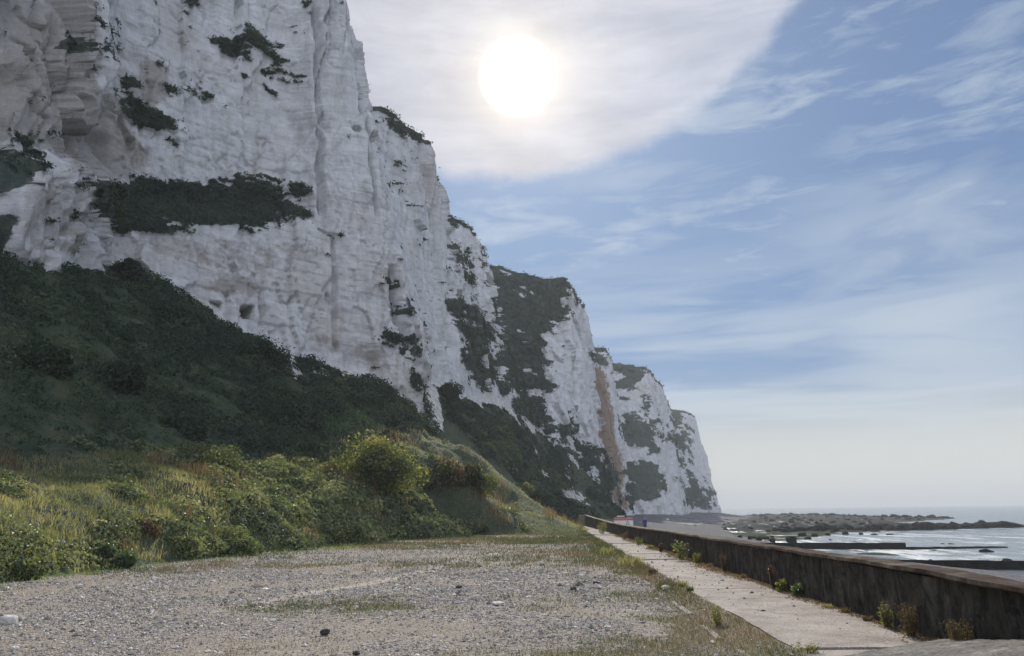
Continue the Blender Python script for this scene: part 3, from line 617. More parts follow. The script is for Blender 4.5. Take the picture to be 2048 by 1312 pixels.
# ------------------------------------------------------------------ terrace: gravel, path, kerb
def grass_mask(x, y):
    o = np.zeros(len(x)); P = np.column_stack([x, y, o])
    n = fbm(P*[.16, .26, 1], 4, 201)+.45*fbm(P*[.9, 1.1, 1], 4, 211)
    edge = np.exp(-((x-1.7)/.7)**2)*.30+np.exp(-((x-2.45)/.35)**2)*.9
    far = sst(y, 22, 52)*.58+.5*np.exp(-(((x-.3)/1.3)**2+((y-52)/7)**2))
    nearr = np.exp(-((y-8.5)/2.6)**2)*sst(x, -7.5, -3)*.50
    m = n*1.0+.12+.5*fbm(P*[2.2, 2.6, 1], 3, 215)+edge+far+nearr-.22*sst(-x, 3, 8)*(1-sst(y, 30, 50))
    lane = np.exp(-((x+1.6)/1.1)**2)*np.exp(-((y-17)/9)**2)*.4
    return np.clip(m-lane, 0, 1)
TR = [atground(*q) for q in ((640, 1182), (850, 1138))]
def track(x, y):                   # pale wheel tracks worn through the stones
    k = (TR[1][0]-TR[0][0])/(TR[1][1]-TR[0][1]); xc = TR[0][0]+k*(y-TR[0][1])+.25*np.sin(y*.35)
    f = sst(y, 10, 18)*(1-sst(y, 34, 44)); a = np.exp(-((x-xc)/.32)**2)*f+.55*np.exp(-((x-xc-1.6)/.32)**2)*f+.5*np.exp(-(((x+10.2)/1.2)**2+((y-14.3)/.7)**2))
    return np.clip(a, 0, 1)
def ground_z(x, y):
    P = np.column_stack([x, y, np.zeros(len(x))])
    return G(y)+.035*fbm(P*[.35, .35, 1], 3, 221)+.014*fbm(P*1.6, 3, 231)-.012+.075*sst(x, 2.30, 2.70)
gx = np.concatenate([np.arange(-22, -15, 1.0), np.arange(-15, 2.84, .16), [2.84]]); gy = np.concatenate([np.arange(-60, 4, 3.0), np.arange(4, 40, .2), np.arange(40, 105, .8)])
struct('gravel', grid_mesh('gravel', gx, gy, ground_z, M['gravel'], lambda x, y, z: {'grass': grass_mask(x, y), 'track': track(x, y)}))
WX0, WX1, PZ = 4.62, 5.06, .085     # front and back of the sea wall; height of the path over the gravel
def wallx(y): return np.interp(y, [-60, 58, 70, 97, 110], [WX0, WX0, WX0-.16, WX0-.80, WX0-1.1])
def terrace():                     # the body of the terrace down to the beach, one solid block with a concrete face
    ys_ = np.linspace(-60, 104, 42); V = []
    for y in ys_:
        g = float(G(y)); xw = 4.94+float(wallx(y))-WX0; V += [(-70, y, g-.16), (xw, y, g-.16), (xw, y, -6.5)]
    return mesh_np('terrace', np.array(V), grid_faces(42, 3), M['mound'], None, False)
struct('terrace', terrace())
PL = 2.78
def path_mesh():
    bm = bmesh.new(); y = -6.0; i = 0
    joints = [6.2, 9.7, 13.2, 16.9, 20.3, 24.0]
    while joints[-1] < 99: joints.append(joints[-1]+3.55)
    prev = -2.0
    for j in joints:
        a, b = prev+.018, j-.018; prev = j; nx, ny = 12, max(3, int((b-a)/.3))
        tilt = rng.normal(0, .004); dz = rng.normal(0, .006); X = np.linspace(PL+rng.uniform(-.02, .02), WX0+.03, nx+1); Y = np.linspace(a, b, ny+1)
        gv = []
        for yy in Y:
            row = []
            for q, xx in enumerate(X):
                e = .02*vnoise(np.array([[yy*2.2, 3.1, 0]]), 5)[0] if q == 0 else 0
                row.append(bm.verts.new((xx+e+(float(wallx(yy))-WX0)*q/nx, yy, float(G(yy))+PZ+dz+tilt*(yy-a)+(-.012 if q == 0 else 0)+.004*math.sin(xx*3+yy))))
            gv.append(row)
        for r in range(ny):
            for q in range(nx): bm.faces.new((gv[r][q], gv[r][q+1], gv[r+1][q+1], gv[r+1][q]))
        def skirt(vs):
            lo = [bm.verts.new((v.co.x, v.co.y, v.co.z-.22)) for v in vs]
            for k in range(len(vs)-1): bm.faces.new((vs[k], vs[k+1], lo[k+1], lo[k]))
        skirt([r[0] for r in gv]); skirt(gv[0]); skirt(gv[-1])
    bmesh.ops.recalc_face_normals(bm, faces=bm.faces[:])
    me = bpy.data.meshes.new('path'); bm.to_mesh(me); bm.free(); me.materials.append(M['path']); return me
struct('path', path_mesh())
def kerb_mesh():                   # broken line of low edging stones along the gutter
    bm = bmesh.new(); y = 3.0
    while y < 84:
        L = rng.uniform(.7, 1.3); x = 2.22-.0035*(y-10)
        if rng.random() < .74:
            w = rng.uniform(.07, .12); z0 = float(G(y)); h = rng.uniform(-.012, .022)
            r = bmesh.ops.create_cube(bm, size=1.0)
            jx, jr = rng.normal(0, .018), rng.normal(0, .02)
            for v in r['verts']: v.co = Vector((x+jx+v.co.x*w+jr*v.co.y, y+L/2+v.co.y*(L-.02), z0+(h if v.co.z > 0 else -.2)+rng.normal(0, .005)))
        y += L
    bmesh.ops.bevel(bm, geom=bm.edges[:], offset=.012, segments=1, affect='EDGES')
    me = bpy.data.meshes.new('kerb'); bm.to_mesh(me); bm.free(); me.materials.append(M['kerb']); return me
struct('kerb', kerb_mesh())

# pebbles scattered on the gravel
def sample_xy(n, x0, x1, y0, y1, pw):
    """points with density falling as distance**-pw"""
    X, Y = [], []
    while sum(map(len, X)) < n:
        k = 200000; x = rng.uniform(x0, x1, k); y = rng.uniform(y0, y1, k); d = np.hypot(x, y)
        m = rng.random(k) < (6.0/np.maximum(d, 6.0))**pw; X.append(x[m]); Y.append(y[m])
    return np.concatenate(X)[:n], np.concatenate(Y)[:n]
def pebbles(n):
    x, y = sample_xy(n, -15, 2.7, 6.0, 45, 2.0)
    keep = rng.random(len(x)) > np.maximum(grass_mask(x, y)*.75, track(x, y)*.8)
    clump = fbm(np.column_stack([x*.5, y*.5, x*0]), 3, 301); keep &= rng.random(len(x)) < np.clip(.55+clump*1.1, .12, 1)
    x, y = x[keep], y[keep]; n = len(x); d = np.hypot(x, y)
    s = rng.lognormal(math.log(.0102), .48, n)*np.clip(d/10, 1, 2.0)
    z = ground_z(x, y); a = rng.uniform(0, 6.28, n); v = np.clip(rng.beta(2, 2.2, n)+.02, 0, 1)
    base = np.array([(1, 0, 0), (0, 1, 0), (-1, 0, 0), (0, -1, 0), (0, 0, .75), (0, 0, -.4)], float)
    V = base[None]*(1+rng.uniform(-.35, .35, (n, 6, 3)))*s[:, None, None]*np.stack([rng.uniform(.8, 1.5, n), rng.uniform(.6, 1.1, n), rng.uniform(.5, .95, n)], 1)[:, None]
    ca, sa = np.cos(a)[:, None], np.sin(a)[:, None]; V = np.stack([V[..., 0]*ca-V[..., 1]*sa, V[..., 0]*sa+V[..., 1]*ca, V[..., 2]], -1)
    V += np.stack([x, y, z+s*.15], 1)[:, None]
    T = np.array([(0, 1, 4), (1, 2, 4), (2, 3, 4), (3, 0, 4), (1, 0, 5), (2, 1, 5), (3, 2, 5), (0, 3, 5)])
    F = (np.arange(n)[:, None, None]*6+T[None]).reshape(-1, 3)
    return mesh_np('loose_pebbles', V.reshape(-1, 3), F, M['pebble'], {'v': np.repeat(v, 6)}, False)
stuff('loose_pebbles', pebbles(230000), 'loose grey and white pebbles strewn over the gravel ground', 'pebbles')
def turf(n):
    x, y = sample_xy(n, -15, 2.75, 6.2, 80, 1.75); g = grass_mask(x, y)
    keep = rng.random(len(x)) < .09+.85*sst(g, .05, .9); x, y, g = x[keep], y[keep], g[keep]; d = np.hypot(x, y)
    z = ground_z(x, y); k = len(x); hue = fbm(np.column_stack([x*.35, y*.35, x*0]), 3, 311)
    h = rng.uniform(.012, .045, k)*(1+.7*g)*np.clip(d/14, 1, 2.4); v = np.clip(.55+hue*1.1+rng.normal(0, .16, k), 0, 1)
    V, F, A = blades(np.column_stack([x, y, z-.004]), h, rng.uniform(.004, .008, k)*np.clip(d/9, 1, 5), rng.uniform(.2, 1.4, k), v)
    return mesh_np('turf', V, F, M['short_grass'], {'v': A}, False)
stuff('turf', turf(210000), 'short dry turf growing in patches through the gravel', 'grass')

# ------------------------------------------------------------------ ground cover on the bank and the slope
def slope_samples(n, x0, x1, y0, y1, pw, hmin, hmax):
    x, y = sample_xy(n, x0, x1, y0, y1, pw); z = slope(x, y); h = z-G(y)
    m = (h > hmin) & (h < hmax); x, y, z = x[m], y[m], z[m]; e = .25
    nx = -(slope(x+e, y)-z)/e; ny = -(slope(x, y+e)-z)/e
    return np.column_stack([x, y, z]), unit(np.column_stack([nx, ny, np.ones(len(x))]))
def patch(P, sc, seed): return fbm(P*sc, 4, seed)
GRASSY = [(-50,925),(200,905),(330,905),(480,935),(640,930),(700,880),(820,860),(872,850),(884,835),(900,848),(960,905),(1040,970),(1120,1030),(1180,1060),(1180,1500),(-50,1500)]
def grassy(P):
    px, py = project(P); w = fbm(P*.35, 3, 405)*24
    return (inpoly(px+w, py+w, GRASSY) & (P[:, 1] > 3)) | ((P[:, 1] < 12) & (P[:, 2] < 4.2))
def mounds(P, N, r, per, leaf, seed, flat=.75, spread=.55):
    """leaves over low domes; returns C, N, size factor, value"""
    cnt = np.maximum((per*r*r).astype(int), 6); idx = np.repeat(np.arange(len(P)), cnt); k = len(idx)
    d = rand_dirs(k); nn = N[idx]; d = np.where((np.sum(d*nn, 1) < 0)[:, None], d-2*np.sum(d*nn, 1)[:, None]*nn, d)
    h = np.sum(d*nn, 1)[:, None]; q = (d-nn*h)+nn*h*flat
    bump = 1+.30*fbm(q*2.6+idx[:, None]*3.1, 3, seed)+rng.normal(0, .07, k)
    C = P[idx]+q*(r[idx]*bump)[:, None]; tone = rng.normal(0, .25, len(P))+.45*patch(P, .12, seed+1)
    return C, unit(d+rand_dirs(k)*spread), .44+tone[idx]+rng.normal(0, .12, k), idx
def bank_cover():
    P, N = slope_samples(520000, -46, 6, 1, 112, 1.4, .12, 19)
    gm = grassy(P); P, N = P[gm], N[gm]
    kind = patch(P*[1, 1, 1.5], .28, 401)+.35*patch(P, 1.1, 411); d = np.hypot(P[:, 0], P[:, 1]); up = P[:, 2]-G(P[:, 1])
    b = kind < .06+.16*(1-sst(up, .3, 1.4))-.55*sst(P[:, 1], 58, 70)-.12*sst(up, 1.2, 2.6)
    # bramble: broad glossy leaves in loose mounds
    C, n_ = P[b], N[b]; k = len(C); s = rng.lognormal(math.log(.085), .3, k)*np.clip(d[b]/26, .9, 2.6)
    lift = rng.random(k)**1.5*(.18+.25*np.clip(patch(C, .6, 421)+.3, 0, 1))
    nn = unit(n_+rand_dirs(k)*.75); v = np.clip(.42+.5*patch(C, .5, 431)+rng.normal(0, .17, k)+.25*lift, 0, 1)
    V, F, A = leaves(C+n_*lift[:, None], nn, s*1.2, s*.85, v)
    q = np.where(b & (P[:, 1] < 66) & (up > .2))[0]; q = q[rng.random(len(q)) < 2600/max(len(q), 1)]; r = rng.lognormal(math.log(.30), .4, len(q))*np.clip(d[q]/30, .8, 1.35)
    C, nn, v2, ix = mounds(P[q]-N[q]*(r*.2)[:, None], unit(N[q]+[0, 0, .6]), r, 150000/np.sum(r*r)*np.ones(len(q)), .1, 561, .8)
    s = rng.lognormal(math.log(.080), .3, len(C))*np.clip(d[q][ix]/26, .9, 2.6); V2, F2, A2 = leaves(C, nn, s*1.2, s*.85, np.clip(v2, 0, 1))
    V, F, A = merge([(V, F, A), (V2, F2, A2)])
    stuff('bramble_cover', mesh_np('bramble_cover', V, F, M['bramble'], {'v': A}, False), 'glossy green bramble thicket covering the bank beside the gravel', 'brambles')
    # long grass
    g = ~b; C = np.repeat(P[g], 2, 0)+rng.normal(0, .07, (2*g.sum(), 3))*[1, 1, 0]; k = len(C); dd = np.repeat(d[g], 2)
    h = rng.uniform(.14, .38, k)*(.8+.5*patch(C, .4, 441))*(1-.45*sst(C[:, 1], 50, 62)); v = np.clip(.52+.55*patch(C, .35, 451)+rng.normal(0, .16, k), 0, 1)
    V, F, A = blades(C-[0, 0, .06], h, rng.uniform(.010, .02, k)*np.clip(dd/24, .9, 3.2), rng.uniform(.1, .8, k), v)
    stuff('long_grass', mesh_np('long_grass', V, F, M['grass'], {'v': A}, False), 'long yellow green grass growing over the sunny bank', 'grass')
    # dry stalks in drifts
    q = patch(P, .33, 461)+.4*patch(P, 1.4, 471) > .34; C = P[q]; k = len(C)
    V, F, A = blades(C-[0, 0, .05], rng.uniform(.4, 1.05, k), rng.uniform(.010, .022, k)*np.clip(d[q]/24, .9, 2.6), rng.uniform(0, .4, k), rng.random(k))
    stuff('dry_stalks', mesh_np('dry_stalks', V, F, M['dry'], {'v': A}, False), 'brown dead stalks standing among the bank grass', 'stalks')
bank_cover()
def verge():
    n = 60000; x, y = sample_xy(n, -16.5, 3, 3, 92, .9); z = slope0(x, y); h = z-G(y)
    m = (h > -.75) & (h < .5) & (rng.random(n) < .25+.6*(fbm(np.column_stack([x*.5, y*.5, x*0]), 3, 481) > -.1)); x, y, h = x[m], y[m], h[m]; k = len(x)
    C = np.column_stack([x, y, np.maximum(ground_z(x, y), slope(x, y))-.01]); d = np.hypot(x, y)
    V, F, A = blades(C, rng.uniform(.06, .22, k), rng.uniform(.008, .014, k)*np.clip(d/20, 1, 3.5), rng.uniform(.1, .9, k), np.clip(.55+.5*patch(C, .5, 491)+rng.normal(0, .2, k), 0, 1))
    stuff('verge_grass', mesh_np('verge_grass', V, F, M['verge'], {'v': A}, False), 'bright green grass verge where gravel meets the bank', 'grass')
verge()
def outside(P, m=.5): return P[:, 0] > np.interp(P[:, 1], BX[:, 1], BX[:, 0])-m
def scrub():
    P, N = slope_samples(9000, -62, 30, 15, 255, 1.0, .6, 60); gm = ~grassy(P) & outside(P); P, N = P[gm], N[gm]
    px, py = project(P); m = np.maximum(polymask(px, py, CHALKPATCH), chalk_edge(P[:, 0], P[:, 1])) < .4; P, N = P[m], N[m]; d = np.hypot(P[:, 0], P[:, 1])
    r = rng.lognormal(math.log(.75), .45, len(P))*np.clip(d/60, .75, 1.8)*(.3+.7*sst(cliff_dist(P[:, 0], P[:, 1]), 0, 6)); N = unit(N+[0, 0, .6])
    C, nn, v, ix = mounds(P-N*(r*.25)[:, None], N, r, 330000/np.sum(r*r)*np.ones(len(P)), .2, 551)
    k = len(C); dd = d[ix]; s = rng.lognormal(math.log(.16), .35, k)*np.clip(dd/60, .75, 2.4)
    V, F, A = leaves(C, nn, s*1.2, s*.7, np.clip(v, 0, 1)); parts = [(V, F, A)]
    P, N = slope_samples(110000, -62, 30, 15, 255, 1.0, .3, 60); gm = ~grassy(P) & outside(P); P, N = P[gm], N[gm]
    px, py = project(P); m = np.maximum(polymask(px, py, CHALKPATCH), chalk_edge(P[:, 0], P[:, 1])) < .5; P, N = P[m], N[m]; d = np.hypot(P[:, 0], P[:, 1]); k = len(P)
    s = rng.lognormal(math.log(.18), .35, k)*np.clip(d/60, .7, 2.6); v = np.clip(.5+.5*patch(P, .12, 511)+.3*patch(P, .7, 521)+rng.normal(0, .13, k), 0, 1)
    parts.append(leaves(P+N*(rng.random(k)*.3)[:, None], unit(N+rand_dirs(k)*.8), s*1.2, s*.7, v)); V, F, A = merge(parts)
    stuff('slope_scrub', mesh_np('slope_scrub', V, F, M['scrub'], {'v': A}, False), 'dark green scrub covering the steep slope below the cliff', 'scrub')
scrub()
def cliff_scrub():
    parts = []
    for (V, veg, N), n, s0 in zip(cliff_pts[1:], (42000, 34000, 8000), (.24, .42, .8)):
        w = sst(veg+.3*fbm(V*.9, 4, 531), .46, .62)*(V[:, 2] > 4); i = rng.choice(len(V), n, p=w/w.sum())
        k = n; s = rng.lognormal(math.log(s0), .35, k); C = V[i]+rng.normal(0, s0*.5, (k, 3)); nn = unit(N[i]+rand_dirs(k)*.7+[0, 0, .6])
        v = np.clip(.40+.8*patch(C, .2, 541)+rng.normal(0, .16, k), 0, 1)
        parts.append(leaves(C+N[i]*(rng.random(k)*s0*1.3)[:, None], nn, s*1.2, s*.75, v))
    V, F, A = merge(parts)
    stuff('cliff_scrub', mesh_np('cliff_scrub', V, F, M['scrub'], {'v': A}, False), 'dark scrub growing on ledges and edges of the chalk cliff', 'scrub')
cliff_scrub()

# ------------------------------------------------------------------ bushes on the bank
def on_slope(px, py):                # where the view through this pixel first meets the slope
    d = ray(px, py); t_ = np.linspace(12, 260, 2500); P = cC+d*t_[:, None]; hit = np.where(slope0(P[:, 0], P[:, 1]) > P[:, 2])[0]
    return float(P[hit[0], 1]) if len(hit) else None
def bush(name, label, cx, base, top, wpx, dist, mat, n, leaf, depth=.8, mat2=None, frac2=0.0, group=None):
    dist = on_slope(cx, base-4) or dist; b = aty(cx, base, dist); z0 = float(slope(np.array([b[0]]), np.array([b[1]]))[0])-.15
    hh = (base-top)/FPX*dist*1.02; ww = wpx/FPX*dist*.5; zb = b[2]
    root = thing(name, label, 'bush', (b[0], b[1], zb-.1), group)
    nl = max(9, int(n/420)); L = rng.normal(size=(nl, 3)); L = unit(L)*rng.uniform(.35, .82, (nl, 1)); L[:, 2] = np.abs(L[:, 2])
    ctr = L*[ww*1.05, ww*depth*.9, hh*.78]+[0, 0, hh*.08]; rad = rng.uniform(.16, .42, nl)*min(ww, hh)
    pts, nor = [], []
    for c, r in zip(ctr, rad):
        k = int(n/nl); dd = rand_dirs(k); q = c+dd*(r*rng.uniform(.55, 1.12, k)[:, None])*[1.1, 1.1, .9]; pts.append(q); nor.append(dd)
    P = np.concatenate(pts); N = np.concatenate(nor)
    sprig = rng.random(len(P)) < .04; P[sprig] += N[sprig]*rng.uniform(.05, .3, (sprig.sum(), 1))*min(ww, hh)*.6
    m = P[:, 2] > -.25; P, N = P[m], N[m]; k = len(P)
    v = np.clip(.40+.45*patch(P+b, .55, 601)+.28*(P[:, 2]/max(hh, .1)-.5)*0+rng.normal(0, .2, k), 0, 1); s = rng.lognormal(math.log(leaf), .3, k)
    sel = (patch(P+b, .35, 611)+rng.normal(0, .25, k)) > (1-frac2*2 if frac2 else 9)
    if frac2: sel = (patch(P+b, .4, 611)+rng.normal(0, .2, k)) > np.quantile(patch(P+b, .4, 611), 1-frac2)
    V, F, A = leaves(P, unit(N*.5+rand_dirs(k)+[0, 0, .3]), s*1.25, s*.8, v)
    mk = np.repeat(sel, 4)
    def part(nm, msk, mt):
        f = np.where(msk)[0]
        if not len(f): return
        vv = (f[:, None]*4+np.arange(4)).ravel()
        link(nm, mesh_np(nm, V[vv], np.arange(len(vv)).reshape(-1, 4), mt, {'v': A[vv]}, False), root)
    part('foliage', ~sel, mat)
    if frac2: part('turning_foliage', sel, mat2)
    segs = []
    for j in range(min(nl, 12)):
        a0 = np.array([rng.normal(0, ww*.15), rng.normal(0, ww*.1), -.3]); e = ctr[j]*.95; md = (a0+e)/2+rng.normal(0, .12*ww, 3)
        segs.append(([a0, md, e], [.022*hh+.012, .014*hh+.008, .006]))
    Vt, Ft = tubes(segs); link('stems', mesh_np('stems', Vt, Ft, M['bark']), root)
    return root
bush('hawthorn_bush', 'largest rounded bush on the bank with yellowing sunlit top', 738, 975, 856, 205, 57, M['yellow'], 17000, .15, .8)
bush('hawthorn_bush', 'low yellow green bush trailing off the right foot of the largest bush', 832, 985, 905, 80, 56, M['yellow'], 4200, .14)
bush('hawthorn_bush', 'russet brown bush between the largest bush and a dark green one', 882, 972, 902, 95, 62, M['rust'], 5200, .16, .8, M['yellow'], .35)
bush('hawthorn_bush', 'dark green bush with yellow top and russet flank lower on the sunny spur', 945, 980, 902, 95, 66, M['bramble'], 6500, .16, .8, M['rust'], .25)
bush('hawthorn_bush', 'small yellowish bush near the tip of the sunny spur', 1050, 988, 954, 38, 78, M['yellow'], 1800, .18)
bush('hawthorn_bush', 'dark compact bush closest to the far end of the path', 1078, 1012, 962, 52, 79, M['scrub'], 3000, .2)
bush('hawthorn_bush', 'isolated dark bush with yellow sprigs on the shadow edge of the bank', 408, 942, 876, 140, 35.5, M['yellow'], 9500, .10, .8, M['bramble'], .5)
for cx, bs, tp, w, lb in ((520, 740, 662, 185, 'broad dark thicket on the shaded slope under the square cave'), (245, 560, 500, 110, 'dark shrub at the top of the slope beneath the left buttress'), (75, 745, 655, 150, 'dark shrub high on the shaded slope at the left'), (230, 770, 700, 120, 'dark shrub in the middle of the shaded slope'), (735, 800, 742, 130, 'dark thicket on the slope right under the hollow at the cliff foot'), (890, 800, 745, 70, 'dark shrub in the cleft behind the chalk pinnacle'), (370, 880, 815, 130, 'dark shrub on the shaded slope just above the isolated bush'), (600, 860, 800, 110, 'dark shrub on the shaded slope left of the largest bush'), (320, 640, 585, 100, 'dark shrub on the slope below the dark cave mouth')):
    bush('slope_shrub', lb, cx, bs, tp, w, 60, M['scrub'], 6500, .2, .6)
bush('hawthorn_bush', 'small brownish bush right of the isolated dark bush', 545, 935, 897, 70, 44, M['rust'], 2600, .11, .8, M['yellow'], .4)
for cx, bs, tp, w, d, mt, lf, n, lb in ((455, 1108, 1012, 150, 31.5, 'bramble', .095, 7500, 'broad dark green shrub at the bank foot beside the gravel edge'), (215, 1130, 1062, 170, 25, 'fresh', .12, 4600, 'large leaved green clump at the bank foot nearest the camera'),
        (30, 1150, 1092, 120, 20.5, 'bramble', .09, 3600, 'shrub at the left picture edge over bright green verge'), (370, 1108, 1040, 90, 29, 'bramble', .10, 3600, 'dark shrub just left of the broad shrub at the bank foot'), (690, 1085, 1022, 100, 43, 'bramble', .12, 3400, 'green bramble mound at the bank foot below the largest bush'), (960, 1066, 1035, 60, 60, 'yellow', .14, 2000, 'low yellowish shrub among dark dead stems at the bank foot'), (285, 1075, 990, 70, 26.4, 'dry', .10, 2600, 'dead brown shrub standing in the grass of the bank'), (740, 1040, 1000, 60, 47.5, 'dry', .11, 1800, 'brown withered shrub on the bank below the largest bush')):
    bush('low_shrub', lb, cx, bs, bs-(bs-tp)*.72, w*1.1, d, M[mt], n, lf, .7)

# ------------------------------------------------------------------ sea wall
def wall():
    root = thing('sea_wall', 'long low black stained concrete sea wall beside the path', 'wall', (WX0, 0, 0))
    ys_ = np.concatenate([np.arange(-8, 40, .14), np.arange(40, 97.01, .4)])
    def topz(y): return np.interp(y, [8, 12, 17.6, 23.7, 30, 36, 44, 52, 64, 80, 97], [.915, .915, .88, .85, .82, .775, .71, .66, .65, .80, 1.03])
    prof = [(0, None)]; nz = 10; rows = []
    for y in ys_:
        g = float(G(y)); tz = topz(y); r = []
        for k in range(nz+1): r.append((0.0, y, g-.1+(tz-.075-g+.1)*k/nz))
        rows.append(r)
    V = np.array(rows).reshape(-1, 3); P = V*[1, 1, 1]
    V[:, 0] += .022*np.exp(-(((V[:, 1]+.6) % 4.2-2.1)/.07)**2)+wallx(V[:, 1])-WX0-.010*fbm(P*[1, 3, 3], 4, 701)-.012*np.maximum(fbm(P*[1, .8, 1.4], 3, 711), 0)
    link('wall_face', mesh_np('wall_face', V, grid_faces(len(ys_), nz+1), M['wall']), root)
    rows = []
    for y in ys_:
        tz = topz(y)+.012*vnoise(np.array([[y*.9, 1, 0]]), 9)[0]
        e = .02*vnoise(np.array([[y*3.1, 5, 0]]), 9)[0]
        rows.append([(.01, y, tz-.075), (-.060+e, y, tz-.055), (-.07+e, y, tz-.045), (-.064+e, y, tz), (.10, y, tz+.006), (.24, y, tz+.006), (.36, y, tz-.004), (.37, y, tz-.06), (.35, y, tz-.09), (.35, y, -3.2)])
    V = np.array(rows).reshape(-1, 3); V += (.016*np.stack([fbm(V*5+q, 4, 721, .65) for q in (0, 40, 80)], 1)); V[:, 0] += wallx(V[:, 1])-WX0
    link('coping', mesh_np('coping', V, grid_faces(len(ys_), 10), M['cap'], None, False), root)
    g = float(G(97)); xe = float(wallx(97))-WX0; me = box_mesh('end_return', xe-.75, xe+.46, 97.05, 97.5, g-1.2, float(topz(97))+.02, M['cap'], .04); link('end_return', me, root)
wall()
def mound():
    def zf(x, y):
        P = np.column_stack([x, y, x*0]); 
        edge = 9.05+(x-2.9)*.70+.08*fbm(P*1.5, 3, 731)
        return float(PZ)-.05+.075*sst(edge-y, -.1, .25)+.15*np.clip(edge-y, 0, 9)*sst(x, 2.4, 4.2)+.016*fbm(P*6, 4, 741)+.010*fbm(P*17, 2, 743)
    struct('concrete_ramp', grid_mesh('concrete_ramp', np.arange(2.6, WX0+.02, .05), np.arange(6.2, 10.9, .05), zf, M['mound']))
mound()

# ------------------------------------------------------------------ plants along the wall and the kerb
def weed(name, label, px, py, hpx, wpx, kind, group=None, cat='weed', dz=PZ):
    b = atground(px, py, dz)
    if dz == PZ and b[0] > WX0-.06: b = b*1.0; s_ = (WX0-.12)/b[0]; b[0] *= s_; b[1] *= s_; b[2] = float(G(b[1]))+PZ
    d = b[1]; h = hpx/FPX*d; w = max(wpx/FPX*d*.5, .03)
    root = thing(name, label, cat, (b[0], b[1], b[2]-.01), group); segs = []; Cs, Ns = [], []
    ns = {'tuft': 0, 'leafy': 8, 'stalk': 26, 'sparse': 9}[kind[0]]
    if kind[0] == 'tuft':
        k = 120; a = rng.uniform(0, 6.28, k); r = np.sqrt(rng.random(k))*w*.8; C = np.column_stack([np.cos(a)*r, np.sin(a)*r*.8, 0*r])
        V, F, A = blades(C, h*rng.uniform(.4, 1, k), rng.uniform(.006, .012, k)*max(1, d/14), rng.uniform(.1, .8, k), rng.random(k))
        link('blades', mesh_np('blades', V, F, M[kind[1]], {'v': A}, False), root); return root
    for j in range(ns):
        a = rng.uniform(0, 6.28); r = w*rng.uniform(.35, 1.0); hh = h*rng.uniform(.6, 1.0)
        e = np.array([math.cos(a)*r*.8, math.sin(a)*r*.6, hh]); s0 = np.array([math.cos(a)*r*.25, math.sin(a)*r*.2, 0]); md = (s0*1.3+e)*.5
        segs.append(([s0, md, e], [.004, .0035, .002])); nb = 28 if kind[0] == 'leafy' else 48
        t_ = rng.uniform(.15, 1.02, nb)[:, None]; C = s0*(1-t_)+e*t_+rng.normal(0, w*.22 if kind[0] == 'leafy' else w*.14, (nb, 3))*[1, 1, .7]; Cs.append(C)
    Vt, Ft = tubes(segs, 4); link('stems', mesh_np('stems', Vt, Ft, M['bark']), root)
    C = np.concatenate(Cs); C[:, 2] = np.maximum(C[:, 2], .01); k = len(C); s = (max(.05, h*.13) if kind[0] == 'leafy' else max(.022, h*.05))*rng.uniform(.6, 1.3, k)
    V, F, A = leaves(C, unit(rand_dirs(k)+[0, 0, .4]), s*1.3, s*(.8 if kind[0] == 'leafy' else .45), rng.random(k))
    link('leaves', mesh_np('leaves', V, F, M[kind[1]], {'v': A}, False), root); return root
weed('wall_plant', 'tall orange brown dead plant against the nearer stretch of black wall', 1822, 1250, 62, 56, ('stalk', 'dry'))
weed('wall_plant', 'thin olive dead plant left of the tall orange brown one', 1772, 1236, 46, 36, ('stalk', 'grass'))
weed('wall_plant', 'wide pale straw coloured weed near the right end of the wall', 1925, 1276, 66, 74, ('stalk', 'dry'))
weed('wall_plant', 'low orange weed closest to the camera at the wall foot', 1998, 1284, 42, 50, ('stalk', 'rust'))
weed('wall_plant', 'bright green leafy plant at the wall foot', 1594, 1188, 26, 30, ('leafy', 'fresh'))
weed('wall_plant', 'duller green leafy plant just beyond the bright green one', 1563, 1176, 24, 26, ('leafy', 'yellow'))
weed('wall_plant', 'dark green leafy bush beside the wall halfway along the path', 1362, 1120, 36, 40, ('leafy', 'bramble'))
weed('wall_plant', 'yellowish tuft just in front of the dark leafy bush by the wall', 1396, 1126, 22, 24, ('stalk', 'yellow'))
weed('wall_plant', 'reddish dry weed against the wall before the green leafy plants', 1450, 1140, 34, 26, ('stalk', 'rust'))
weed('wall_plant', 'reddish dry weed reaching up the wall next to the green leafy plants', 1547, 1170, 44, 18, ('stalk', 'rust'))
weed('wall_plant', 'large pale dry tuft bulging onto the far part of the path', 1204, 1068, 24, 26, ('stalk', 'grass'))
weed('wall_plant', 'grey green leafy weed past the pale tuft on the far path', 1278, 1090, 14, 20, ('leafy', 'bramble'))
weed('wall_plant', 'small dry weed between the pale far tuft and the leafy bush', 1248, 1080, 16, 20, ('stalk', 'dry'))
weed('wall_plant', 'low brown weed right behind the dark leafy bush by the wall', 1322, 1104, 18, 18, ('stalk', 'rust'))
for px, py, hp, wp, k in ((1490,1156,10,22,'dry'),(1655,1206,9,30,'grass'),(1690,1214,14,22,'dry'),(1735,1228,13,24,'rust'),(1860,1262,14,40,'dry'),(1420,1132,9,18,'dry'),(1300,1097,8,16,'grass'),(1960,1284,22,30,'grass')):
    weed('dry_weed', 'low dry straw coloured weed in the dirt along the wall foot', px, py, hp, wp, ('tuft', k), 'low dry weeds along the wall foot')
weed('kerb_plant', 'green and yellow weed on the path edge near a wide joint', 1440, 1252, 36, 44, ('sparse', 'yellow'), None, 'weed', 0.0)
weed('kerb_plant', 'low green weed with yellow flowers at the near end of the path edge', 1612, 1308, 20, 60, ('sparse', 'yellow'), None, 'weed', .05)
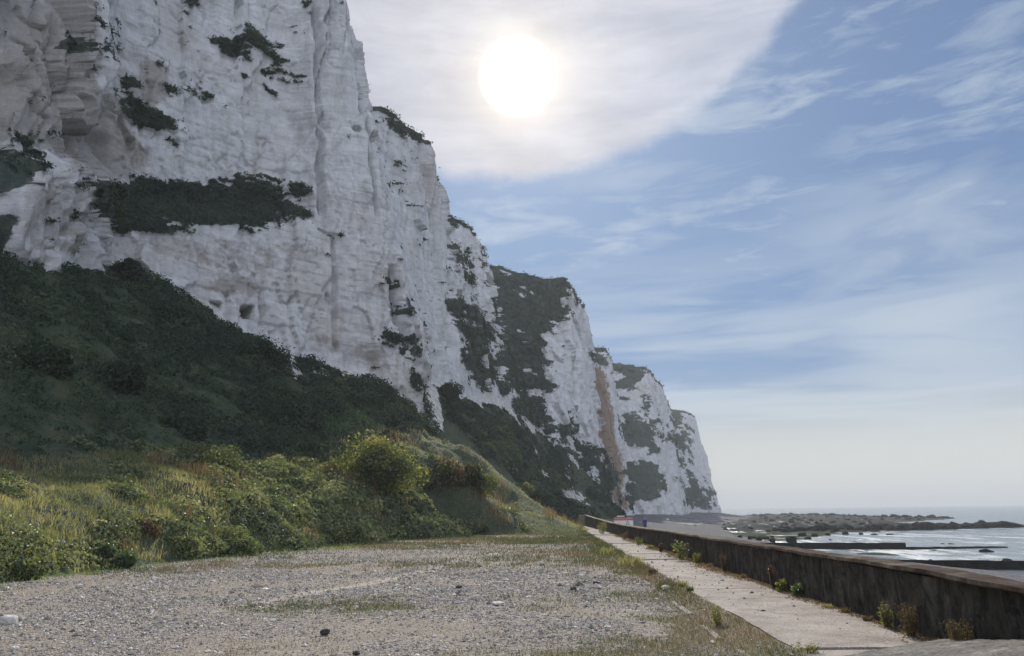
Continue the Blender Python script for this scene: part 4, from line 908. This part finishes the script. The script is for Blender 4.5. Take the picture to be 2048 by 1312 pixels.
weed('kerb_plant', 'spreading grass clump crossing the path edge halfway along', 1262, 1128, 20, 70, ('tuft', 'grass'), None, 'weed', .05)
weed('kerb_plant', 'dry grass clump beyond the spreading one on the path edge', 1215, 1110, 18, 36, ('tuft', 'grass'), None, 'weed', .05)
weed('kerb_plant', 'red brown creeping weed lying over the path edge', 1306, 1148, 10, 26, ('stalk', 'rust'), None, 'weed', .06)
weed('kerb_plant', 'small fresh green weed on the path edge past a yellowish one', 1380, 1182, 12, 18, ('tuft', 'fresh'), None, 'weed', .06)
weed('kerb_plant', 'small yellowish weed on the path edge past the red brown one', 1366, 1174, 14, 22, ('tuft', 'yellow'), None, 'weed', .06)
def wall_litter():                 # soil and dead leaves gathered at the wall foot
    n = 15000; y = 6+(rng.random(n)**1.6)*60; w = .10+.32*np.clip(fbm(np.column_stack([y*.35, y*0, y*0]), 3, 751)+.35, 0, 1)
    x = WX0-.02-np.abs(rng.normal(0, 1, n))*w*.8; C = np.column_stack([x, y, G(y)+PZ+rng.uniform(.004, .03, n)]); s = rng.uniform(.008, .03, n)*np.clip(y/14, 1, 2)
    m = x > PL+.6; C, s = C[m], s[m]; k = len(C)
    V, F, A = leaves(C, unit(rand_dirs(k)*.6+[0, 0, 1]), s*1.5, s, rng.random(k)**1.3)
    stuff('leaf_litter', mesh_np('leaf_litter', V, F, M['dry'], {'v': A}, False), 'brown soil crumbs and dead leaves along the wall foot', 'litter')
wall_litter()
def path_grit():                  # chips and grit lying on the slabs
    n = 1500; y = 6.5+(rng.random(n)**1.7)*70; x = rng.uniform(PL+.05, WX0-.1, n); s = rng.lognormal(math.log(.007), .6, n)*np.clip(y/11, 1, 1.4)
    base = np.array([(1, 0, 0), (0, 1, 0), (-1, 0, 0), (0, -1, 0), (0, 0, .7), (0, 0, -.3)], float)
    V = base[None]*(1+rng.uniform(-.35, .35, (n, 6, 3)))*s[:, None, None]+np.stack([x, y, G(y)+PZ+.006], 1)[:, None]
    T = np.array([(0, 1, 4), (1, 2, 4), (2, 3, 4), (3, 0, 4), (1, 0, 5), (2, 1, 5), (3, 2, 5), (0, 3, 5)]); F = (np.arange(n)[:, None, None]*6+T[None]).reshape(-1, 3)
    stuff('path_grit', mesh_np('path_grit', V.reshape(-1, 3), F, M['pebble'], {'v': np.repeat(rng.choice([.02, .1, .5, .95, 1.0], n), 6)}, False), 'small dark and white chips scattered over the concrete path', 'grit')
path_grit()
def gutter_grass():
    n = 15000; y = 6+(rng.random(n)**1.7)*78; x = 2.50+rng.normal(0, .16, n); P = np.column_stack([x, y, x*0]); m = rng.random(n) < np.clip(.25+fbm(P*[.4, .55, 1], 3, 761)*1.8, 0, 1); x, y = x[m], y[m]; k = len(x)
    C = np.column_stack([x, y, G(y)-.005+.07*sst(x, 2.30, 2.70)]); hue = fbm(C*[.5, .4, 1], 3, 771)
    V, F, A = blades(C, rng.uniform(.03, .13, k), rng.uniform(.005, .009, k)*np.clip(y/10, 1, 5), rng.uniform(.2, 1.0, k), np.clip(.55+hue+rng.normal(0, .2, k), 0, 1))
    stuff('gutter_grass', mesh_np('gutter_grass', V, F, M['short_grass'], {'v': A}, False), 'dry grass filling the gutter between path and edging stones', 'grass')
gutter_grass()

# ------------------------------------------------------------------ stones
def rock_mesh(name, mat, seed, flat=.7, sub=3, rough=.35):
    bm = bmesh.new(); bmesh.ops.create_icosphere(bm, subdivisions=sub, radius=1.0)
    V = np.array([v.co[:] for v in bm.verts]); cv, ce = cells(V*1.3+seed*3.7, seed)
    r = 1+rough*fbm(V*1.1+seed*5, 4, seed)+(cv-.5)*.35; V = V*r[:, None]; V = np.sign(V)*np.abs(V)**.85; V[:, 2] *= flat
    for v, c in zip(bm.verts, V): v.co = c
    me = bpy.data.meshes.new(name); bm.to_mesh(me); bm.free(); me.materials.append(mat); return me
for px, py, wpx, mt, lb in ((16, 1248, 26, 'chalkstone', 'pale chalk lump lying on the gravel at the left'), (158, 1174, 10, 'chalkstone', 'small pale stone on the gravel near the verge'), (918, 1176, 11, 'darkstone', 'dark stone in the middle of the gravel'),
        (1192, 1168, 11, 'darkstone', 'black lump on the gravel nearest the path edge'), (1147, 1180, 12, 'darkstone', 'brownish black lump left of the black one near the path'), (997, 1210, 22, 'chalkstone', 'flat white slab fragment lying on the gravel'), (1332, 1180, 16, 'chalkstone', 'white stone in the gutter beside the path edge'),
        (650, 1266, 16, 'darkstone', 'grey stone among dry turf in the near gravel'), (28, 1300, 12, 'chalkstone', 'white pebble nearest the camera at the left'), (712, 1308, 12, 'darkstone', 'dark stone at the bottom edge of the gravel'), (1083, 1128, 9, 'chalkstone', 'whitish stone far out on the gravel')):
    p = atground(px, py); s = wpx/FPX*np.hypot(p[0], p[1])*.5
    o = link('stone', rock_mesh('stone', M[mt], int(px) % 50, .28 if 'flat' in lb else .75)); o.location = (p[0], p[1], p[2]+s*.25); o.scale = (s, s, s); tag(o, lb, 'stone')

# ------------------------------------------------------------------ beach, reef, sea
SEA = -5.0
def shore_x0(y): return np.interp(y, [-60, 85, 170, 270, 420, 620, 800], [5.1, 5.1, 12, 24, 62, 122, 150])
def beach_z(x, y):
    w = np.interp(y, [0, 80, 130, 200, 300, 450, 650], [47, 47, 36, 34, 40, 44, 36]); u = (x-shore_x0(y))/w; P = np.column_stack([x, y, x*0])
    return np.where(u < 0, -1.2-.6*np.clip(u, -1, 0), -1.2-4.3*np.clip(u, 0, 1)**1.0-1.2*np.clip(u-1, 0, 1))+.18*fbm(P*.12, 4, 801)+.05*fbm(P*.7, 3, 811)
bx = np.concatenate([np.arange(-10, 90, .8), np.arange(90, 190, 2)]); by = np.concatenate([np.arange(-60, 40, 3), np.arange(40, 320, 1.2), np.arange(320, 760, 4)])
def chalky(x, y, z):
    px, py = project(np.column_stack([x, y, z])); return {'chalky': polymask(px, py, [([(1300,1022),(1440,1018),(1462,1030),(1400,1036),(1310,1036)], .45), ([(1318,1036),(1440,1034),(1440,1050),(1330,1048)], .55)], 4)}
struct('beach', grid_mesh('beach', bx, by, beach_z, M['shingle'], chalky))
REEF = [(1405,1052),(1425,1036),(1500,1029),(1600,1027),(1720,1031),(1920,1035),(1905,1040),(1790,1045),(1850,1048),(1990,1046),(2046,1049),(2046,1055),(1900,1060),(1750,1064),(1640,1067),(1560,1080),(1490,1076)]
FLATS = [[(1420,1066),(1560,1062),(1720,1064),(1700,1074),(1660,1082),(1560,1086),(1480,1084)], [(1640,1104),(1740,1101),(1850,1108),(1920,1118),(1850,1122),(1720,1114)], [(1540,1098),(1640,1098),(1700,1104),(1620,1106)]]
REEFW = [tuple(atz(x, y, SEA)[:2]) for x, y in REEF]; FLATW = [[tuple(atz(x, y, SEA)[:2]) for x, y in f] for f in FLATS]
def wmask(x, y, poly, j):
    o = np.zeros(len(x))
    wx = fbm(np.column_stack([x*.05, y*.03, x*0]), 4, 821)*j*1.5; wy = fbm(np.column_stack([x*.05, y*.03, x*0+5]), 4, 823)*j*3
    for q in np.arange(8)*math.pi/4: o += inpoly(x+wx+j*math.cos(q), y+wy+2*j*math.sin(q), poly)
    return o/8
def reef_z(x, y):
    P = np.column_stack([x, y, x*0]); m = wmask(x, y, REEFW, 4); fl = np.max([wmask(x, y, f, 3) for f in FLATW], 0)
    v, e = cells(np.column_stack([x*.35, y*.28, x*0]), 31); lump = v*np.clip(e*2.2, 0, 1)
    z = SEA-.55+.10*fbm(P*.2, 3, 831)+m*(.52+.75*lump*(.5+.7*np.clip(fbm(P*.04, 3, 841)+.4, 0, 1))+.25*fbm(P*.5, 3, 851))
    return np.maximum(z, SEA-.5+fl*(.55+.20*fbm(P*[.16, .45, 1], 4, 861)))
struct('reef', grid_mesh('reef', np.arange(24, 250, .8), np.concatenate([np.arange(82, 300, .9), np.arange(300, 760, 2.5)]), reef_z, M['reef'], lambda x, y, z: {'flat': np.max([wmask(x, y, f, 3) for f in FLATW], 0)}))
sx = np.concatenate([[-6000], np.arange(0, 300, 4.0), [500, 1000, 9000]]); sy = np.concatenate([[-6000, -500], np.arange(-60, 700, 6.0), [1000, 2000, 9500]])
def near_attr(x, y, z):
    k = (1-sst(x-shore_x0(y), 40, 150))*sst(y, -100, 0)*(1-sst(y, 300, 700)); return {'near': np.clip(k, 0, 1)}
struct('sea', grid_mesh('sea', sx, sy, lambda x, y: x*0+SEA, M['sea'], near_attr))
BOULD = [rock_mesh('boulder', M['boulder'], 60+i, .7, 2) for i in range(7)]
nb = 0
def boulder(x, y, s, label, group, z=None):
    global nb
    o = link('boulder', BOULD[nb % 7]); nb += 1; z = float(max(reef_z(np.array([x]), np.array([y]))[0], SEA-.3)) if z is None else z
    o.location = (x, y, z+s*.12); a = rng.uniform(.75, 1.25, 3)*s; o.scale = (a[0], a[1], a[2]); o.rotation_euler = (rng.normal(0, .15), rng.normal(0, .15), rng.uniform(0, 6.28)); tag(o, label, 'boulder', group)
def rowb(pts, n, s0, s1, label, group, jy=2.0):
    W_ = np.array([atz(px, py, SEA)[:2] for px, py in pts]); t_ = np.linspace(0, len(pts)-1, n)
    for k in t_+rng.normal(0, .02, n):
        k = min(max(k, 0), len(pts)-1); x = np.interp(k, range(len(pts)), W_[:, 0]); y = np.interp(k, range(len(pts)), W_[:, 1]); boulder(x+rng.normal(0, .6), y+rng.normal(0, jy), rng.uniform(s0, s1), label, group)
rowb([(1560,1064),(1700,1062),(1820,1060),(1930,1057),(2035,1054)], 75, 1.0, 2.0, 'dark boulder in the long nearer rock line running out to sea', 'boulders of the nearer rock line')
rowb([(1850,1058),(1940,1056),(1990,1055.5),(2030,1054.5)], 18, 1.5, 2.3, 'dark boulder in the long nearer rock line running out to sea', 'boulders of the nearer rock line', 1.0)
rowb([(1520,1030),(1650,1031),(1780,1035),(1910,1037)], 45, 1.1, 2.2, 'dark boulder in the farther rock line toward the horizon', 'boulders of the farther rock line', 4.0)
cnt = 0; RW = np.array(REEFW)
while cnt < 130:
    x = rng.uniform(RW[:, 0].min(), RW[:, 0].max()); y = rng.uniform(RW[:, 1].min(), RW[:, 1].max())
    if rng.random() < min(1, (230/y)**2) and inpoly(np.array([x]), np.array([y]), REEFW)[0]:
        boulder(x, y, rng.uniform(.5, 1.1)*(y/260)**.4, 'weedy dark boulder in the broad reef beyond the groyne', 'boulders scattered on the reef'); cnt += 1
for px, py, s in ((1630,1070,.9),(1655,1068,.7),(1690,1066,.9),(1722,1066,.8),(1748,1067,.9),(1780,1067,.8),(1660,1077,.5),(1708,1080,.5),(1715,1082,.4),(1530,1076,.9),(1470,1074,.9),(1510,1075,.8),(1617,1076,.8)): boulder(*atz(px, py+3, SEA)[:2], s, 'small dark rock on the green flats by the long groyne', 'rocks on the green flats')
for px, py, s, lb in ((1971,1103,.95,'lone dark rock awash beyond the low groyne ruin'), (1885,1087,.5,'tiny rock in the surf above the low groyne ruin'), (1902,1087,.6,'small rock right next to the tiny surf rock'), (1868,1100,.5,'dark rock just under the low groyne ruin'), (2015,1122,.7,'flat rock by the nearest groyne'), (1860,1124,.7,'rock beside the buried end of the nearest groyne')): boulder(*atz(px, py+1, SEA)[:2], s, lb, None)
for px, py, w, h in ((1583,1086,2.4,1.35),(1518,1084,1.2,1.2),(1545,1085,1.3,.9),(1500,1081,1.0,1.0),(1480,1079,1.2,1.0)):
    p = atz(px, py, SEA); o = link('concrete_block', rock_mesh('concrete_block', M['groyne'], int(px) % 40, 1.0, 3, .06)); o.location = (p[0], p[1], SEA+h*.42); o.scale = (w*.42, .8, h*.52); o.rotation_euler = (.05, .08, rng.uniform(-.3, .3))
    tag(o, 'broad dark concrete block standing on the green flats' if w > 2 else 'small dark concrete block on the shore behind the long groyne', 'block', None if w > 2 else 'small blocks behind the groyne')
def groyne(name, label, a, b, h0, h1, th=.7):
    a = np.array(a); b = np.array(b); L = float(np.linalg.norm(b[:2]-a[:2])); root = link(name, None); n = max(int(L/.5), 2); rows = []
    for k in range(n+1):
        x = L*k/n; h = h0+(h1-h0)*k/n+.05*vnoise(np.array([[x*.8, 2, a[0]]]), 3)[0]; e = .04*vnoise(np.array([[x*1.1, 7, 0]]), 4)[0]
        rows.append([(x, -th/2+e-.05, -1.6), (x, -th/2+e, h-.06), (x, -th/2+.07+e, h), (x, th/2-.07, h), (x, th/2, h-.06), (x, th/2, -1.6)])
    V = np.array(rows).reshape(-1, 3); F = grid_faces(n+1, 6); caps = np.array([[0, 1, 2, 3], [0, 3, 4, 5], [n*6+3, n*6+2, n*6+1, n*6], [n*6+5, n*6+4, n*6+3, n*6]])
    bpy.data.objects.remove(root); o = link(name, mesh_np(name, V, np.concatenate([F, caps]), M['groyne'], None, False)); o.location = (a[0], a[1], SEA); o.rotation_euler = (0, 0, math.atan2(b[1]-a[1], b[0]-a[0])); return tag(o, label, 'groyne')
groyne('groyne', 'long dark concrete groyne ending square in the water', atz(1400, 1097, SEA), atz(1812, 1098.5, SEA), .95, .98)
groyne('groyne', 'low broken groyne ruin continuing seaward of the long groyne', atz(1816, 1099, SEA), atz(2012, 1095, SEA), .38, .18, .9)
groyne('groyne', 'nearest dark groyne half buried in shingle at the right', atz(1790, 1136, SEA), atz(2200, 1141, SEA), .86, .92)
for px, py, s in ((1335,1040,.8),(1345,1042,.6),(1360,1043,.9),(1378,1040,.7),(1395,1044,.8),(1402,1048,.6),(1390,1050,.6),(1372,1050,.5),(1418,1046,.6)):
    p = atz(px, py, -2.6); z = float(beach_z(np.array([p[0]]), np.array([p[1]]))[0])
    p = atz(px, py, z); o = link('chalk_boulder', rock_mesh('chalk_boulder', M['chalkstone'], int(px) % 30, .5, 2)); o.location = (p[0], p[1], z+.1); o.scale = (s, s, s); tag(o, 'white fallen chalk boulder on the far shingle beach', 'boulder', 'chalk boulders on the far beach')

# ------------------------------------------------------------------ warning sign behind the wall
def sign():
    c = aty(1247, 1044, 76); w = 37/FPX*76*.5; base = -2.4
    root = thing('warning_sign', 'white and red rockfall warning sign standing behind the wall', 'sign', (c[0], c[1], base)); t0 = aty(1247, 1035, 76)[2]-base; b0 = t0-1.15
    link('panel', box_mesh('panel', -w, w, -.02, .02, b0, t0, M['white'], .006), root)
    link('band', box_mesh('band', -w+.01, w-.01, -.028, -.0205, t0-.27, t0-.01, M['red'], 0), root)
    for sx_ in (-w*.6, w*.6): link('post', box_mesh('post', sx_-.035, sx_+.035, .021, .09, -.2, t0+.02, M['steel'], .008), root)
    link('top_board', box_mesh('top_board', -w*.68, w*.12, -.015, .02, t0+.07, t0+.17, M['white'], .004), root)
    cu = bpy.data.curves.new('lettering', 'FONT'); cu.body = 'ATTENTION ÉBOULEMENTS'; cu.align_x = 'CENTER'; cu.align_y = 'CENTER'; cu.extrude = .002
    tmp = bpy.data.objects.new('tmp', cu); col.objects.link(tmp); bpy.context.view_layer.update(); k = (2*w-.12)/max(tmp.dimensions.x, .01)
    me = bpy.data.meshes.new_from_object(tmp.evaluated_get(bpy.context.evaluated_depsgraph_get())); bpy.data.objects.remove(tmp)
    me.transform(Matrix.Translation((0, -.032, t0-.14)) @ Matrix.Diagonal((k, k, k*1.3, 1)) @ Matrix.Rotation(math.pi/2, 4, 'X')); me.materials.clear(); me.materials.append(M['white']); link('lettering', me, root)
    bm = bmesh.new(); cx, cz, s = w*.42, t0-.50, .20
    o_ = [(-s, -s*.8), (s, -s*.8), (0, s)]; i_ = [(q[0]*.66, q[1]*.66-.01) for q in o_]
    vo = [bm.verts.new((cx+q[0], -.026, cz+q[1])) for q in o_]; vi = [bm.verts.new((cx+q[0], -.026, cz+q[1])) for q in i_]
    for k in range(3): bm.faces.new((vo[k], vo[(k+1) % 3], vi[(k+1) % 3], vi[k]))
    me = bpy.data.meshes.new('triangle'); bm.to_mesh(me); bm.free(); me.materials.append(M['black']); link('triangle', me, root)
sign()

# ------------------------------------------------------------------ the person on the beach
def skin(name, pts, edges, rad, mat, parent, sub=2):
    me = bpy.data.meshes.new(name); me.from_pydata(pts, edges, []); o = bpy.data.objects.new(name, me); col.objects.link(o)
    o.modifiers.new('s', 'SKIN'); sk = me.skin_vertices[0].data
    for k, r in enumerate(rad): sk[k].radius = (r, r) if not isinstance(r, tuple) else r
    sk[0].use_root = True
    o.modifiers.new('u', 'SUBSURF').levels = sub; o.modifiers['u'].render_levels = sub
    bpy.context.view_layer.update(); m2 = bpy.data.meshes.new_from_object(o.evaluated_get(bpy.context.evaluated_depsgraph_get())); bpy.data.objects.remove(o)
    m2.name = name; m2.materials.clear(); m2.materials.append(mat)
    for p in m2.polygons: p.use_smooth = True
    return link(name, m2, parent)
def person():
    y = 112.0; hd = aty(1289, 1034.5, y); x = hd[0]; gz = float(beach_z(np.array([x]), np.array([y]))[0]); H = hd[2]-gz; k = min(max(H/1.75, .9), 1.12)
    root = thing('person', 'person in a blue jacket standing on the beach behind the wall', 'person', (x, y, hd[2]-1.75*k), None, math.radians(12)); root.scale = (k, k, k)
    J = {'pel': (0, 0, .95), 'wst': (0, .01, 1.1), 'chs': (0, .02, 1.32), 'nek': (0, .01, 1.48), 'hd0': (0, 0, 1.56), 'hd1': (0, .005, 1.64), 'hd2': (0, .01, 1.71)}; R_ = {'pel': .13, 'wst': .12, 'chs': (.15, .11), 'nek': .055, 'hd0': .07, 'hd1': .092, 'hd2': .075}
    E_ = [('pel', 'wst'), ('wst', 'chs'), ('chs', 'nek'), ('nek', 'hd0'), ('hd0', 'hd1'), ('hd1', 'hd2')]
    for s, n in ((-1, 'l'), (1, 'r')):
        for a, p, r in (('hip', (s*.10, 0, .88), .09), ('kne', (s*.11, -.02, .48), .06), ('ank', (s*.12, .02, .09), .042), ('toe', (s*.13, -.16, .04), .035), ('sho', (s*.19, .02, 1.40), .065), ('elb', (s*.25, .05, 1.12), .046), ('wri', (s*.24, -.06, .90), .03), ('plm', (s*.235, -.08, .83), .034)): J[n+a] = p; R_[n+a] = r
        E_ += [('pel', n+'hip'), (n+'hip', n+'kne'), (n+'kne', n+'ank'), (n+'ank', n+'toe'), ('chs', n+'sho'), (n+'sho', n+'elb'), (n+'elb', n+'wri'), (n+'wri', n+'plm')]
        for q, (dx, ln) in enumerate(((-.024, .072), (-.008, .082), (.008, .078), (.022, .062))):
            J[f'{n}f{q}'] = (s*.235, -.085+dx, .83-ln*.55); J[f'{n}g{q}'] = (s*.222, -.085+dx-.008, .83-ln); R_[f'{n}f{q}'] = .010; R_[f'{n}g{q}'] = .008; E_ += [(n+'plm', f'{n}f{q}'), (f'{n}f{q}', f'{n}g{q}')]
        J[n+'t0'] = (s*.215, -.115, .845); J[n+'t1'] = (s*.205, -.13, .80); R_[n+'t0'] = .011; R_[n+'t1'] = .009; E_ += [(n+'plm', n+'t0'), (n+'t0', n+'t1')]
    ks = list(J); skin('body', [J[q] for q in ks], [(ks.index(a), ks.index(b)) for a, b in E_], [R_[q] for q in ks], M['skin'], root)
    jk = ['chs', 'wst', 'pel', 'lsho', 'lelb', 'lwri', 'rsho', 'relb', 'rwri']; jp = [J[q] for q in jk]+[(0, .01, 1.46)]; je = [(0, 1), (1, 2), (0, 3), (3, 4), (4, 5), (0, 6), (6, 7), (7, 8), (0, 9)]
    skin('jacket', jp, je, [(.19, .14), .165, .165, .085, .064, .048, .085, .064, .048, .085], M['blue'], root)
    tk = ['pel', 'lhip', 'lkne', 'lank', 'rhip', 'rkne', 'rank']; skin('trousers', [J[q] for q in tk], [(0, 1), (1, 2), (2, 3), (0, 4), (4, 5), (5, 6)], [.145, .105, .078, .062, .105, .078, .062], M['trousers'], root)
    skin('hair', [(0, .03, 1.62), (0, .025, 1.70), (0, .0, 1.735)], [(0, 1), (1, 2)], [.092, .092, .06], M['hair'], root)
person()

# ------------------------------------------------------------------ air
HAZE = 0.00036
if HAZE:
    me = box_mesh('haze', -6500, 9400, -6500, 9900, -9, 105, None or M['white'], 0); me.materials.clear()
    m, t = material('haze'); v = t.node('ShaderNodeVolumePrincipled', None, Density=HAZE); v.inputs['Color'].default_value = (.90, .95, 1.0, 1); v.inputs['Anisotropy'].default_value = 0.0
    t.l.new(v.outputs[0], t.node('ShaderNodeOutputMaterial').inputs['Volume']); me.materials.append(m)
    stuff('haze', me)
